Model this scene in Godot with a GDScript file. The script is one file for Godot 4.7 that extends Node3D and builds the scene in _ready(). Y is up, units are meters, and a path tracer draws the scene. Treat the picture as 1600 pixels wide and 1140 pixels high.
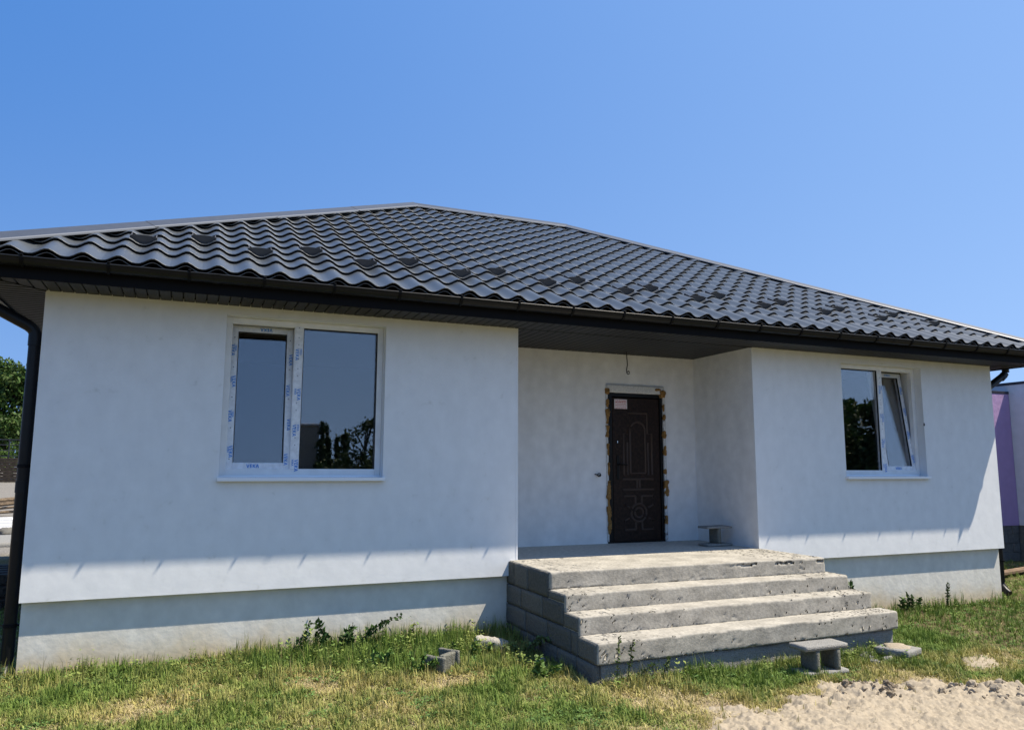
extends Node3D

# ---------------------------------------------------------------- plan of the place (metres, y up, front wall of the house on z = 0)
const W1 := 4.595    # left wing runs 0..W1, porch recess W1..W2, right wing W2..W3
const W2 := 7.885
const W3 := 12.416
const H := 2.70      # soffit height; y = 0 is the lower edge of the wall above the plinth
const RD := -1.25    # back wall of the porch
const FLOOR := 0.162
const BACK := -9.2
const EX := 0.57     # eave overhang
const EY := 2.867     # roof plane at the eave line
const TA := 0.525    # roof slope
const L := 5.14      # half depth of the roof
const RXR := 7.51    # right end of the ridge
const PITCH := 0.2668
const STEP := 0.27
const WAVE := 0.053
const LIP := 0.029
var M := {}
var taken := {}
var rng := RandomNumberGenerator.new()
var n1 := FastNoiseLite.new()
var n2 := FastNoiseLite.new()
var n3 := FastNoiseLite.new()

func _ready() -> void:
	rng.seed = 20
	n1.seed = 3; n1.frequency = 1.0; n1.fractal_octaves = 3
	n2.seed = 8; n2.frequency = 1.0; n2.fractal_octaves = 2
	n3.seed = 15; n3.frequency = 1.0; n3.fractal_octaves = 4
	camera_and_light()
	materials()
	ground()
	house()
	concrete_steps()
	neighbours()
	garden_left()
	behind_camera()
	loose_things()
	weeds()
	grass()

# ---------------------------------------------------------------- camera, sky, sun
func camera_and_light() -> void:
	var cam := Camera3D.new()
	cam.name = "camera"
	add_child(cam)
	cam.fov = 51.24
	cam.far = 1500.0
	cam.basis = Basis(Vector3.UP, deg_to_rad(-22.8716)) * Basis(Vector3.RIGHT, deg_to_rad(7.6932)) * Basis(Vector3.BACK, deg_to_rad(0.19))
	cam.position = Vector3(1.2577, 1.149, 7.742)
	cam.current = true
	var sun := DirectionalLight3D.new()
	sun.name = "sun"
	add_child(sun)
	sun.look_at_from_position(Vector3.ZERO, Vector3(-0.53, -1.0, -0.25))
	sun.light_color = Color(1.0, 0.955, 0.88)
	sun.light_energy = 1.6
	sun.light_angular_distance = 0.5
	sun.shadow_enabled = true
	var env := Environment.new()
	env.background_mode = Environment.BG_SKY
	var sm := PanoramaSkyMaterial.new()
	sm.panorama = ImageTexture.create_from_image(sky_image(Vector3(0.53, 1.0, 0.25).normalized()))
	env.sky = Sky.new()
	env.sky.sky_material = sm
	env.tonemap_mode = Environment.TONE_MAPPER_LINEAR
	env.tonemap_exposure = 1.68
	env.sdfgi_enabled = true
	env.ssao_enabled = true
	env.ssil_enabled = true
	var we := WorldEnvironment.new()
	we.name = "environment"
	we.environment = env
	add_child(we)

func sky_image(to_sun: Vector3) -> Image:
	var w := 512
	var h := 256
	var im := Image.create(w, h, false, Image.FORMAT_RGBF)
	for j in h:
		var th := (j + 0.5) / h * PI
		var y := cos(th)
		for i in w:
			var a := (i + 0.5) / w * TAU
			var d := Vector3(sin(a) * sin(th), y, -cos(a) * sin(th))
			var c := d.dot(to_sun)
			var up := maxf(y, 0.0)
			# paler air low down, brighter and whiter towards the sun
			var low := pow(1.0 - up, 2.6)
			var g := 0.5 + 0.5 * c
			var q := g * g
			var halo := pow(maxf(c, 0.0), 30.0) * 0.25
			var col := Color(maxf(0.035, -0.12 + 0.37 * low + 0.458 * q) + halo, 0.018 + 0.435 * low + 0.545 * q + halo, 0.44 + 0.41 * low + 0.58 * q + halo) / 1.68
			if y < 0.0:
				col = Color(0.20, 0.19, 0.13)
			im.set_pixel(i, j, col)
	return im

# ---------------------------------------------------------------- materials
func noise_tex(freq: float, seed_: int, dark: float, light: float, size := 512, octaves := 5, kind := FastNoiseLite.TYPE_SIMPLEX_SMOOTH, alpha := 1.0) -> NoiseTexture2D:
	var n := FastNoiseLite.new()
	n.noise_type = kind
	n.frequency = freq
	n.seed = seed_
	n.fractal_octaves = octaves
	var t := NoiseTexture2D.new()
	t.width = size
	t.height = size
	t.seamless = true
	t.noise = n
	var g := Gradient.new()
	g.set_color(0, Color(dark, dark, dark, alpha))
	g.set_color(1, Color(light, light, light, alpha))
	t.color_ramp = g
	return t

func height_tex(freq: float, seed_: int, octaves := 4, size := 512) -> NoiseTexture2D:
	return noise_tex(freq, seed_, 0.0, 1.0, size, octaves)

func lin(r: float, g: float, b: float) -> Color:
	return Color(r, g, b).linear_to_srgb()

func mat(called: String, c: Color, rough: float, opts := {}) -> StandardMaterial3D:
	var m := StandardMaterial3D.new()
	m.resource_name = called
	m.albedo_color = c
	m.roughness = rough
	m.metallic_specular = opts.get("spec", 0.4)
	m.metallic = opts.get("metal", 0.0)
	if opts.has("tex"):
		m.albedo_texture = opts.tex
		m.uv1_triplanar = true
		m.uv1_world_triplanar = opts.get("world", true)
		m.uv1_scale = Vector3.ONE * opts.get("scale", 1.0)
	if opts.has("bump"):
		m.uv1_triplanar = true
		m.uv1_world_triplanar = opts.get("world", true)
		m.uv1_scale = Vector3.ONE * opts.get("scale", 1.0)
		m.heightmap_enabled = true
		m.heightmap_texture = opts.bump
		m.heightmap_scale = opts.get("relief", 0.3)
	if opts.has("detail"):
		m.detail_enabled = true
		m.detail_albedo = opts.detail
		m.detail_blend_mode = BaseMaterial3D.BLEND_MODE_MUL
		m.detail_uv_layer = BaseMaterial3D.DETAIL_UV_2
		m.uv2_triplanar = true
		m.uv2_world_triplanar = opts.get("world", true)
		m.uv2_scale = opts.get("detail_scale", Vector3.ONE * 0.3)
	if opts.get("vertex", false):
		m.vertex_color_use_as_albedo = true
	if opts.get("two", false):
		m.cull_mode = BaseMaterial3D.CULL_DISABLED
	M[called] = m
	return m

func materials() -> void:
	var fine := noise_tex(0.012, 1, 0.95, 1.0)
	var cloud := noise_tex(0.012, 2, 0.972, 1.0, 512, 6)
	# plaster with sparse darker smudges and faint vertical trowel lines
	var blemish := noise_tex(0.016, 14, 0.95, 1.0, 1024, 6)
	var bg := Gradient.new()
	bg.offsets = PackedFloat32Array([0.0, 0.10, 0.22, 0.50, 1.0])
	bg.colors = PackedColorArray([Color(0.91, 0.91, 0.90), Color(0.962, 0.962, 0.958), Color(0.98, 0.98, 0.98), Color(0.985, 0.985, 0.985), Color.WHITE])
	blemish.color_ramp = bg
	var streak := noise_tex(0.010, 5, 0.94, 1.0, 512, 4)
	var grain := height_tex(0.06, 4, 4)
	var coarse := height_tex(0.02, 6, 5)
	var conc := noise_tex(0.03, 9, 0.82, 1.0, 512, 6)
	mat("plaster", lin(0.775, 0.79, 0.80), 0.95, {"tex": blemish, "scale": 0.32, "bump": coarse, "relief": 0.16, "detail": cloud, "detail_scale": Vector3(0.8, 0.30, 0.8), "spec": 0.2})
	mat("porch_plaster", lin(0.82, 0.82, 0.805), 0.95, {"tex": noise_tex(0.012, 11, 0.94, 1.0), "scale": 0.7, "bump": coarse, "relief": 0.22, "detail": noise_tex(0.009, 21, 0.95, 1.0), "detail_scale": Vector3(0.6, 0.14, 0.6), "spec": 0.2})
	mat("plinth", lin(0.72, 0.70, 0.635), 0.95, {"tex": fine, "scale": 1.1, "bump": coarse, "relief": 0.16, "detail": streak, "detail_scale": Vector3(0.5, 0.2, 0.5), "spec": 0.2, "vertex": true})
	mat("concrete", lin(0.515, 0.485, 0.42), 0.95, {"tex": conc, "scale": 1.3, "bump": grain, "relief": 0.14, "detail": noise_tex(0.014, 31, 0.80, 1.0), "detail_scale": Vector3(0.35, 0.5, 0.35), "spec": 0.2})
	mat("floor_concrete", lin(0.56, 0.53, 0.47), 0.95, {"tex": conc, "scale": 0.9, "bump": grain, "relief": 0.3, "spec": 0.2})
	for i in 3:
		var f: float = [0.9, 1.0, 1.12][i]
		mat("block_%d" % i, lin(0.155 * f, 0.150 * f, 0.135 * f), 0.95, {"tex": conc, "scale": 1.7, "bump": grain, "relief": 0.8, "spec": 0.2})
	mat("joint", lin(0.10, 0.095, 0.085), 1.0)
	mat("grey_block", lin(0.31, 0.305, 0.285), 0.95, {"tex": conc, "scale": 2.5, "bump": grain, "relief": 0.8, "spec": 0.2, "world": false})
	mat("shaded_block", lin(0.20, 0.20, 0.17), 0.95, {"tex": conc, "scale": 2.5, "bump": grain, "relief": 0.8, "spec": 0.2, "world": false})  # darker copy of grey_block, shade put into its colour
	mat("pale_stone", lin(0.52, 0.49, 0.43), 0.95, {"tex": conc, "scale": 3.0, "bump": grain, "relief": 1.0, "spec": 0.2, "world": false})
	var dust := noise_tex(0.02, 41, 0.86, 1.0, 512, 5)
	for i in 4:
		var f: float = [0.92, 1.0, 1.06, 1.0][i]
		mat("tile_%d" % i, lin(0.058 * f, 0.068 * f, 0.079 * f), 0.40, {"tex": dust, "scale": 1.3 + 0.2 * i, "spec": 0.70})
	mat("ridge_metal", lin(0.048, 0.051, 0.057), 0.40, {"tex": dust, "scale": 0.8, "spec": 0.65})
	mat("hem", lin(0.13, 0.137, 0.148), 0.4, {"spec": 0.6})
	mat("eave_edge", lin(0.20, 0.18, 0.16), 0.5)
	mat("tile_edge", lin(0.030, 0.033, 0.04), 0.5, {"spec": 0.5})
	mat("guard", lin(0.075, 0.075, 0.08), 0.5, {"spec": 0.35})
	mat("gutter", lin(0.012, 0.0125, 0.014), 0.38, {"tex": dust, "scale": 1.0, "spec": 0.33})
	mat("fascia", lin(0.007, 0.007, 0.008), 0.6, {"spec": 0.2})
	mat("bracket", lin(0.004, 0.004, 0.005), 0.5, {"spec": 0.25})
	mat("soffit", lin(0.022, 0.023, 0.0245), 0.55, {"tex": dust, "scale": 0.9, "spec": 0.4})
	mat("lit_edge", lin(0.16, 0.155, 0.14), 0.5)  # eave edge made pale: reflected light put into its colour
	mat("vinyl", lin(0.80, 0.80, 0.79), 0.3, {"tex": noise_tex(0.02, 51, 0.93, 1.0, 256), "scale": 1.0})
	mat("film", lin(0.80, 0.82, 0.85), 0.35, {"tex": noise_tex(0.03, 52, 0.88, 1.0, 256), "scale": 2.0, "bump": coarse, "relief": 0.15})
	mat("film_print", lin(0.015, 0.20, 0.60), 0.5)
	mat("film_dot", lin(0.30, 0.32, 0.35), 0.5)
	mat("sill", lin(0.78, 0.80, 0.83), 0.35)
	mat("rubber", lin(0.012, 0.012, 0.012), 0.6)
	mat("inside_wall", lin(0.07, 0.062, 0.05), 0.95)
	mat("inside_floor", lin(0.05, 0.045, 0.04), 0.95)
	mat("timber", lin(0.30, 0.22, 0.14), 0.9, {"tex": noise_tex(0.02, 56, 0.7, 1.0, 256), "scale": 1.0})
	mat("door_metal", lin(0.036, 0.020, 0.0135), 0.50, {"tex": noise_tex(0.03, 61, 0.55, 1.0, 512, 5), "scale": 1.2, "bump": grain, "relief": 0.12, "spec": 0.28})
	mat("door_edge", lin(0.060, 0.040, 0.030), 0.5, {"spec": 0.35})
	mat("handle", lin(0.006, 0.0055, 0.005), 0.4, {"spec": 0.3})
	mat("chrome", lin(0.6, 0.6, 0.6), 0.2, {"metal": 1.0})
	mat("foam", lin(0.52, 0.29, 0.10), 0.95, {"tex": noise_tex(0.03, 62, 0.62, 1.0, 256), "scale": 4.0, "bump": grain, "relief": 1.2, "spec": 0.2})
	mat("gypsum", lin(0.70, 0.69, 0.65), 0.9, {"tex": conc, "scale": 2.0})
	mat("sticker", lin(0.75, 0.68, 0.67), 0.5)
	mat("red_print", lin(0.45, 0.05, 0.05), 0.5)
	mat("purple", lin(0.40, 0.27, 0.46), 0.9, {"tex": fine, "scale": 0.6, "bump": coarse, "relief": 0.4})
	mat("white_wall", lin(0.62, 0.63, 0.66), 0.9, {"tex": fine, "scale": 0.6, "bump": coarse, "relief": 0.4})
	mat("tan_wall", lin(0.42, 0.37, 0.31), 0.9, {"tex": fine, "scale": 0.6})
	mat("dark_cap", lin(0.03, 0.03, 0.04), 0.4)
	mat("old_concrete", lin(0.16, 0.155, 0.14), 0.95, {"tex": conc, "scale": 0.8, "bump": grain, "relief": 1.0})
	mat("plank", lin(0.28, 0.19, 0.12), 0.9, {"tex": noise_tex(0.02, 71, 0.6, 1.0, 256), "scale": 0.8})
	mat("dark_plank", lin(0.055, 0.042, 0.032), 0.9, {"tex": noise_tex(0.02, 72, 0.6, 1.0, 256), "scale": 0.8})
	mat("log", lin(0.34, 0.25, 0.16), 0.95, {"tex": noise_tex(0.03, 73, 0.5, 1.0, 256), "scale": 1.5, "world": false})
	mat("styrofoam", lin(0.80, 0.80, 0.79), 0.9)
	mat("bark", lin(0.11, 0.085, 0.06), 0.95, {"tex": noise_tex(0.04, 74, 0.5, 1.0, 256), "scale": 1.0})
	mat("leaf", Color.WHITE, 0.6, {"vertex": true, "two": true, "spec": 0.3})
	M.leaf.backlight_enabled = true
	M.leaf.backlight = Color(0.35, 0.45, 0.15)
	mat("blade", Color.WHITE, 0.65, {"vertex": true, "two": true, "spec": 0.25})
	M.blade.backlight_enabled = true
	M.blade.backlight = Color(0.35, 0.42, 0.15)
	mat("soil", Color.WHITE, 1.0, {"tex": noise_tex(0.03, 81, 0.6, 1.0, 1024, 6), "scale": 0.7, "bump": height_tex(0.05, 82, 6, 1024), "relief": 1.6, "vertex": true, "spec": 0.1})
	mat("sand", lin(0.395, 0.335, 0.25), 1.0, {"tex": noise_tex(0.04, 83, 0.80, 1.0, 512, 6), "scale": 1.1, "bump": height_tex(0.05, 84, 6), "relief": 0.45, "spec": 0.1})
	mat("clod", lin(0.37, 0.305, 0.22), 1.0, {"tex": noise_tex(0.04, 85, 0.6, 1.0, 256), "scale": 3.0, "bump": grain, "relief": 1.0, "spec": 0.1})
	var glass := StandardMaterial3D.new()
	glass.resource_name = "glass"
	glass.albedo_color = Color(0.02, 0.05, 0.06, 0.015)
	glass.transparency = BaseMaterial3D.TRANSPARENCY_ALPHA
	glass.roughness = 0.0
	glass.metallic_specular = 0.5
	# panes are never quite flat
	glass.heightmap_enabled = true
	glass.heightmap_texture = height_tex(0.006, 91, 2, 256)
	glass.heightmap_scale = 0.06
	glass.uv1_triplanar = true
	glass.uv1_world_triplanar = true
	glass.uv1_scale = Vector3.ONE * 0.8
	M.glass = glass

# ---------------------------------------------------------------- node helpers
func numbered(called: String) -> String:
	var k: int = taken.get(called, 0)
	taken[called] = k + 1
	return called if k == 0 else "%s_%03d" % [called, k]

func thing(called: String, label: String, category: String, at := Vector3.ZERO, turn := 0.0, group := "") -> Node3D:
	var o := Node3D.new()
	o.name = numbered(called)
	add_child(o)
	o.position = at
	o.rotation.y = turn
	tag(o, label, category, group)
	return o

func tag(o: Node3D, label: String, category: String, group := "") -> Node3D:
	o.set_meta("label", label)
	o.set_meta("category", category)
	if group:
		o.set_meta("group", group)
	return o

func child_name(parent: Node, called: String) -> String:
	if parent == self:
		return numbered(called)
	var counts: Dictionary = parent.get_meta("counts_") if parent.has_meta("counts_") else {}
	var k: int = counts.get(called, 0)
	counts[called] = k + 1
	parent.set_meta("counts_", counts)
	return called if k == 0 else "%s_%03d" % [called, k]

func put(called: String, mesh: Mesh, m: Material, parent: Node = self, xf := Transform3D()) -> MeshInstance3D:
	var o := MeshInstance3D.new()
	o.name = child_name(parent, called)
	o.mesh = mesh
	o.material_override = m
	o.transform = xf
	parent.add_child(o, true)
	return o

func st() -> SurfaceTool:
	var s := SurfaceTool.new()
	s.begin(Mesh.PRIMITIVE_TRIANGLES)
	s.set_smooth_group(-1)
	return s

func done(s: SurfaceTool) -> ArrayMesh:
	s.generate_normals()
	return s.commit()

# a triangle that faces away from a point
func tri(s: SurfaceTool, a: Vector3, b: Vector3, c: Vector3, from: Vector3) -> void:
	var n := (c - a).cross(b - a)
	if n.dot((a + b + c) / 3.0 - from) < 0.0:
		s.add_vertex(a); s.add_vertex(c); s.add_vertex(b)
	else:
		s.add_vertex(a); s.add_vertex(b); s.add_vertex(c)

func quad(s: SurfaceTool, a: Vector3, b: Vector3, c: Vector3, d: Vector3, from: Vector3) -> void:
	tri(s, a, b, c, from)
	tri(s, a, c, d, from)

# box with chamfered edges, from corner to corner
func bx(s: SurfaceTool, lo: Vector3, hi: Vector3, bevel := 0.0, xf := Transform3D()) -> void:
	var c := (lo + hi) / 2.0
	var h := (hi - lo) / 2.0
	var cc := xf * c
	if bevel <= 0.0:
		for a in 3:
			var b := (a + 1) % 3
			var d := (a + 2) % 3
			for sg in [-1.0, 1.0]:
				var p := []
				for q in [[-1, -1], [1, -1], [1, 1], [-1, 1]]:
					var v := Vector3.ZERO
					v[a] = h[a] * sg
					v[b] = h[b] * q[0]
					v[d] = h[d] * q[1]
					p.append(xf * (c + v))
				quad(s, p[0], p[1], p[2], p[3], cc)
		return
	var vt := func(sx: Vector3, axis: int) -> Vector3:
		var v := Vector3.ZERO
		for k in 3:
			v[k] = sx[k] * (h[k] if k == axis else h[k] - bevel)
		return xf * (c + v)
	for a in 3:
		var b := (a + 1) % 3
		var d := (a + 2) % 3
		for sg in [-1.0, 1.0]:
			var p := []
			for q in [[-1, -1], [1, -1], [1, 1], [-1, 1]]:
				var sx := Vector3.ZERO
				sx[a] = sg; sx[b] = q[0]; sx[d] = q[1]
				p.append(vt.call(sx, a))
			quad(s, p[0], p[1], p[2], p[3], cc)
			for sh in [-1.0, 1.0]:
				var s0 := Vector3.ZERO
				s0[a] = sg; s0[b] = sh; s0[d] = -1
				var s1 := s0
				s1[d] = 1
				quad(s, vt.call(s0, a), vt.call(s1, a), vt.call(s1, b), vt.call(s0, b), cc)
	for sx in [-1.0, 1.0]:
		for sy in [-1.0, 1.0]:
			for sz in [-1.0, 1.0]:
				var q := Vector3(sx, sy, sz)
				tri(s, vt.call(q, 0), vt.call(q, 1), vt.call(q, 2), cc)

func box(lo: Vector3, hi: Vector3, bevel := 0.0) -> ArrayMesh:
	var s := st()
	bx(s, lo, hi, bevel)
	return done(s)

func tube(s: SurfaceTool, pts: Array, radii: Array, sides := 8, caps := true) -> void:
	s.set_smooth_group(1)
	var rings := []
	var up := Vector3.UP
	for i in pts.size():
		var dir: Vector3 = (pts[mini(i + 1, pts.size() - 1)] - pts[maxi(i - 1, 0)]).normalized()
		var ref := up if absf(dir.dot(up)) < 0.95 else Vector3.RIGHT
		var u := dir.cross(ref).normalized()
		var v := u.cross(dir).normalized()
		var r: float = radii[mini(i, radii.size() - 1)]
		var ring := []
		for k in sides:
			var a := TAU * k / sides
			ring.append(pts[i] + (u * cos(a) + v * sin(a)) * r)
		rings.append(ring)
	for i in pts.size() - 1:
		var mid: Vector3 = (pts[i] + pts[i + 1]) / 2.0
		for k in sides:
			quad(s, rings[i][k], rings[i][(k + 1) % sides], rings[i + 1][(k + 1) % sides], rings[i + 1][k], mid)
	if caps:
		s.set_smooth_group(-1)
		for e in [[0, 1], [pts.size() - 1, pts.size() - 2]]:
			for k in sides:
				tri(s, pts[e[0]], rings[e[0]][k], rings[e[0]][(k + 1) % sides], pts[e[1]])
	s.set_smooth_group(-1)

# a worn block: rounded edges and uneven faces; skew moves its front right corner
func worn(size: Vector3, cell: float, round_: float, amp: float, seed_: float, skew := 0.0, chip := 0.0, pits := 0.0, crack := 0.0) -> ArrayMesh:
	var s := SurfaceTool.new()
	s.begin(Mesh.PRIMITIVE_TRIANGLES)
	s.set_smooth_group(1)
	var h := size / 2.0
	var inner := h - Vector3.ONE * round_
	for a in 3:
		var b := (a + 1) % 3
		var d := (a + 2) % 3
		var nb := maxi(2, int(ceil(size[b] / cell)))
		var nd := maxi(2, int(ceil(size[d] / cell)))
		for sg in [-1.0, 1.0]:
			var g := []
			for i in nb + 1:
				var row := []
				for j in nd + 1:
					var p := Vector3.ZERO
					p[a] = h[a] * sg
					p[b] = lerpf(-h[b], h[b], float(i) / nb)
					p[d] = lerpf(-h[d], h[d], float(j) / nd)
					var q := p.clamp(-inner, inner)
					var out := (p - q).normalized()
					p = q + out * round_
					var w := (p + Vector3(seed_, seed_ * 0.7, 0))
					var wear: float = n1.get_noise_3dv(w * 5.0) * amp + n2.get_noise_3dv(w * 28.0) * amp * 0.45
					var o := out.abs()
					var second := o.x + o.y + o.z - maxf(o.x, maxf(o.y, o.z)) - minf(o.x, minf(o.y, o.z))
					if chip > 0.0:
						wear -= chip * sstep(0.1, 0.6, second) * maxf(0.0, n1.get_noise_3dv(w * 2.6 + Vector3(9, 2, 4)) - 0.10) * 2.6
						if a == 2 and sg > 0.0:
							wear -= pits * sstep(0.42, 0.62, n2.get_noise_3dv(w * Vector3(9, 15, 9)) + 0.22 * (-p.y / h.y - 0.3)) * 0.014
							if crack > 0.0 and p.x > h.x * 0.15:
								var yc := h.y - 0.034 + 0.016 * n1.get_noise_1d(p.x * 9.0)
								wear -= crack * sstep(0.014, 0.004, absf(p.y - yc)) * sstep(-0.15, 0.1, n2.get_noise_1d(p.x * 5.0 + 3.0)) * sstep(0.15, 0.4, p.x / h.x)
					p += out * wear
					p.z += skew * (p.x + h.x) / size.x * (p.z + h.z) / size.z
					row.append(p)
				g.append(row)
			for i in nb:
				for j in nd:
					quad(s, g[i][j], g[i + 1][j], g[i + 1][j + 1], g[i][j + 1], Vector3.ZERO if true else Vector3.ONE)
	return done(s)

func lump(r: Vector3, seed_: float, amp := 0.35, rings := 8, flat := false) -> ArrayMesh:
	var s := SurfaceTool.new()
	s.begin(Mesh.PRIMITIVE_TRIANGLES)
	s.set_smooth_group(-1 if flat else 1)
	var g := []
	var sides := rings * 2
	for i in rings + 1:
		var row := []
		var th := PI * i / rings
		for j in sides:
			var ph := TAU * j / sides
			var d := Vector3(sin(th) * cos(ph), cos(th), sin(th) * sin(ph))
			var k := 1.0 + amp * n1.get_noise_3dv(d * 1.3 + Vector3.ONE * seed_) + amp * 0.5 * n2.get_noise_3dv(d * 3.5 + Vector3.ONE * seed_)
			row.append(d * r * k)
		g.append(row)
	for i in rings:
		for j in sides:
			quad(s, g[i][j], g[i][(j + 1) % sides], g[i + 1][(j + 1) % sides], g[i + 1][j], Vector3.ZERO)
	return done(s)

# ---------------------------------------------------------------- ground
func sstep(a: float, b: float, x: float) -> float:
	return smoothstep(a, b, x)

func ground_y(x: float, z: float) -> float:
	var y := -0.645 - 0.0145 * clampf(x - 4.0, 0.0, 10.0)
	y += 0.78 * sstep(-14.0, -44.0, z)
	if absf(x) < 40.0 and absf(z) < 40.0:
		y += 0.018 * n1.get_noise_2d(x * 0.9, z * 0.9) + 0.010 * n2.get_noise_2d(x * 4.0, z * 4.0)
	if z < 0.6 and z > -0.6 and x > -0.2 and x < 4.6:
		y += 0.02 * sstep(0.6, 0.0, z)
	return y

# 0 = lush green, 1 = dry straw, over 1.4 = bare earth
func dryness(x: float, z: float) -> float:
	var d := 0.30 + 0.75 * n1.get_noise_2d(x * 0.8 + 7.0, z * 1.1) + 0.4 * n2.get_noise_2d(x * 3.1, z * 3.1)
	var spots := [[2.4, 0.95, 0.55, 0.9], [3.35, 1.35, 0.38, 1.1], [2.75, 1.9, 0.4, 0.7], [1.0, 1.35, 0.5, 0.6], [4.7, 2.35, 0.5, 0.8], [5.1, 2.7, 0.45, 1.1], [8.35, 2.55, 0.35, 1.2], [8.9, 2.25, 0.45, 1.0], [7.2, 2.6, 0.6, 0.45], [4.4, 1.7, 0.35, 0.8],
		[1.9, 0.85, 0.35, -0.7], [3.2, 0.2, 0.6, -0.8], [2.6, 0.2, 0.4, -0.5], [4.0, 1.4, 0.4, -0.5], [8.8, 1.2, 1.1, -0.6], [10.5, 0.3, 1.6, -0.55], [13.0, -1.0, 2.5, -0.5], [9.6, 2.0, 1.0, -0.35], [12.5, 1.2, 2.0, -0.5], [3.0, 0.3, 0.9, -0.5], [5.9, 2.25, 0.5, -0.35], [0.2, 0.9, 0.6, -0.2]]
	for q in spots:
		var r: float = Vector2(x - q[0], (z - q[1]) * 1.3).length() / q[2]
		d += q[3] * exp(-r * r * 1.5)
	# the heap of sand
	var sx := (x - 6.35) / 2.3
	var sz := (z - 4.05) / 1.35
	d += 1.5 * sstep(1.2, 0.85, sqrt(sx * sx + sz * sz) + 0.22 * n1.get_noise_2d(x * 1.7, z * 1.7))
	return d

func axis_steps(parts: Array) -> PackedFloat32Array:
	var out := PackedFloat32Array()
	for p in parts:
		var n: int = p[2]
		for i in n:
			out.append(lerpf(p[0], p[1], float(i) / n))
	out.append(parts[-1][1])
	return out

func ground() -> void:
	var xs := axis_steps([[-700.0, -60.0, 5], [-60.0, -6.0, 12], [-6.0, -0.5, 40], [-0.5, 11.5, 300], [11.5, 17.0, 60], [17.0, 60.0, 15], [60.0, 700.0, 5]])
	var zs := axis_steps([[-700.0, -80.0, 5], [-80.0, -6.0, 40], [-6.0, -0.2, 40], [-0.2, 4.6, 120], [4.6, 12.0, 20], [12.0, 60.0, 12], [60.0, 700.0, 5]])
	var nx := xs.size()
	var nz := zs.size()
	var v := PackedVector3Array()
	var c := PackedColorArray()
	var nn := PackedVector3Array()
	var ix := PackedInt32Array()
	for j in nz:
		for i in nx:
			var x := xs[i]
			var z := zs[j]
			v.append(Vector3(x, ground_y(x, z), z))
			var soil := Color(0.30, 0.225, 0.145)
			if absf(x) < 30.0 and z > -10.0 and z < 12.0:
				var d := dryness(x, z)
				soil = Color(0.17, 0.145, 0.075).lerp(Color(0.42, 0.335, 0.225), clampf(d * 0.75, 0.0, 1.0))
			elif z <= -10.0:
				soil = Color(0.34, 0.32, 0.29) if x < 8.0 else Color(0.16, 0.16, 0.06)
			else:
				soil = Color(0.17, 0.165, 0.07)
			c.append(soil)
	for j in nz:
		for i in nx:
			var a := v[j * nx + mini(i + 1, nx - 1)] - v[j * nx + maxi(i - 1, 0)]
			var b := v[mini(j + 1, nz - 1) * nx + i] - v[maxi(j - 1, 0) * nx + i]
			nn.append(b.cross(a).normalized())
	for j in nz - 1:
		for i in nx - 1:
			var k := j * nx + i
			ix.append_array([k, k + 1, k + nx, k + 1, k + nx + 1, k + nx])
	var arr := []
	arr.resize(Mesh.ARRAY_MAX)
	arr[Mesh.ARRAY_VERTEX] = v
	arr[Mesh.ARRAY_NORMAL] = nn
	arr[Mesh.ARRAY_COLOR] = c
	arr[Mesh.ARRAY_INDEX] = ix
	var am := ArrayMesh.new()
	am.add_surface_from_arrays(Mesh.PRIMITIVE_TRIANGLES, arr)
	var o := put("ground", am, M.soil)
	o.set_meta("kind", "structure")
	o.set_meta("label", "patchy lawn and bare dry earth around the house")

# ---------------------------------------------------------------- the house
func wall_with_hole(lo: Vector3, hi: Vector3, x0: float, x1: float, y0: float, y1: float) -> ArrayMesh:
	var s := st()
	bx(s, lo, Vector3(x0, hi.y, hi.z))
	bx(s, Vector3(x1, lo.y, lo.z), hi)
	bx(s, Vector3(x0, lo.y, lo.z), Vector3(x1, y0, hi.z))
	bx(s, Vector3(x0, y1, lo.z), Vector3(x1, hi.y, hi.z))
	return done(s)

func plinth_mesh(x0: float, x1: float, z: float) -> ArrayMesh:
	var s := SurfaceTool.new()
	s.begin(Mesh.PRIMITIVE_TRIANGLES)
	s.set_smooth_group(-1)
	var nx := int((x1 - x0) / 0.04)
	var ny := 24
	var pt := func(i: int, j: int) -> Vector3: return Vector3(lerpf(x0, x1, float(i) / nx), lerpf(-1.0, 0.0, float(j) / ny), z)
	var cl := func(p: Vector3) -> Color:
		# splashes of earth thrown up by the rain
		var g := ground_y(p.x, 0.1)
		var k := sstep(0.33 + 0.15 * n1.get_noise_2d(p.x * 1.3, 3.0), 0.0, p.y - g + 0.05 * n2.get_noise_2d(p.x * 9.0, p.y * 9.0))
		return Color(1, 1, 1).lerp(Color(0.84, 0.70, 0.50), k * 0.9)
	for i in nx:
		for j in ny:
			var q := [pt.call(i, j), pt.call(i, j + 1), pt.call(i + 1, j + 1), pt.call(i + 1, j)]
			for k in [0, 1, 2, 0, 2, 3]:
				s.set_color(cl.call(q[k]))
				s.add_vertex(q[k])
	s.set_color(Color.WHITE)
	bx(s, Vector3(x0, -1.0, z - 0.3), Vector3(x1, -0.001, z - 0.004))
	return done(s)

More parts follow.
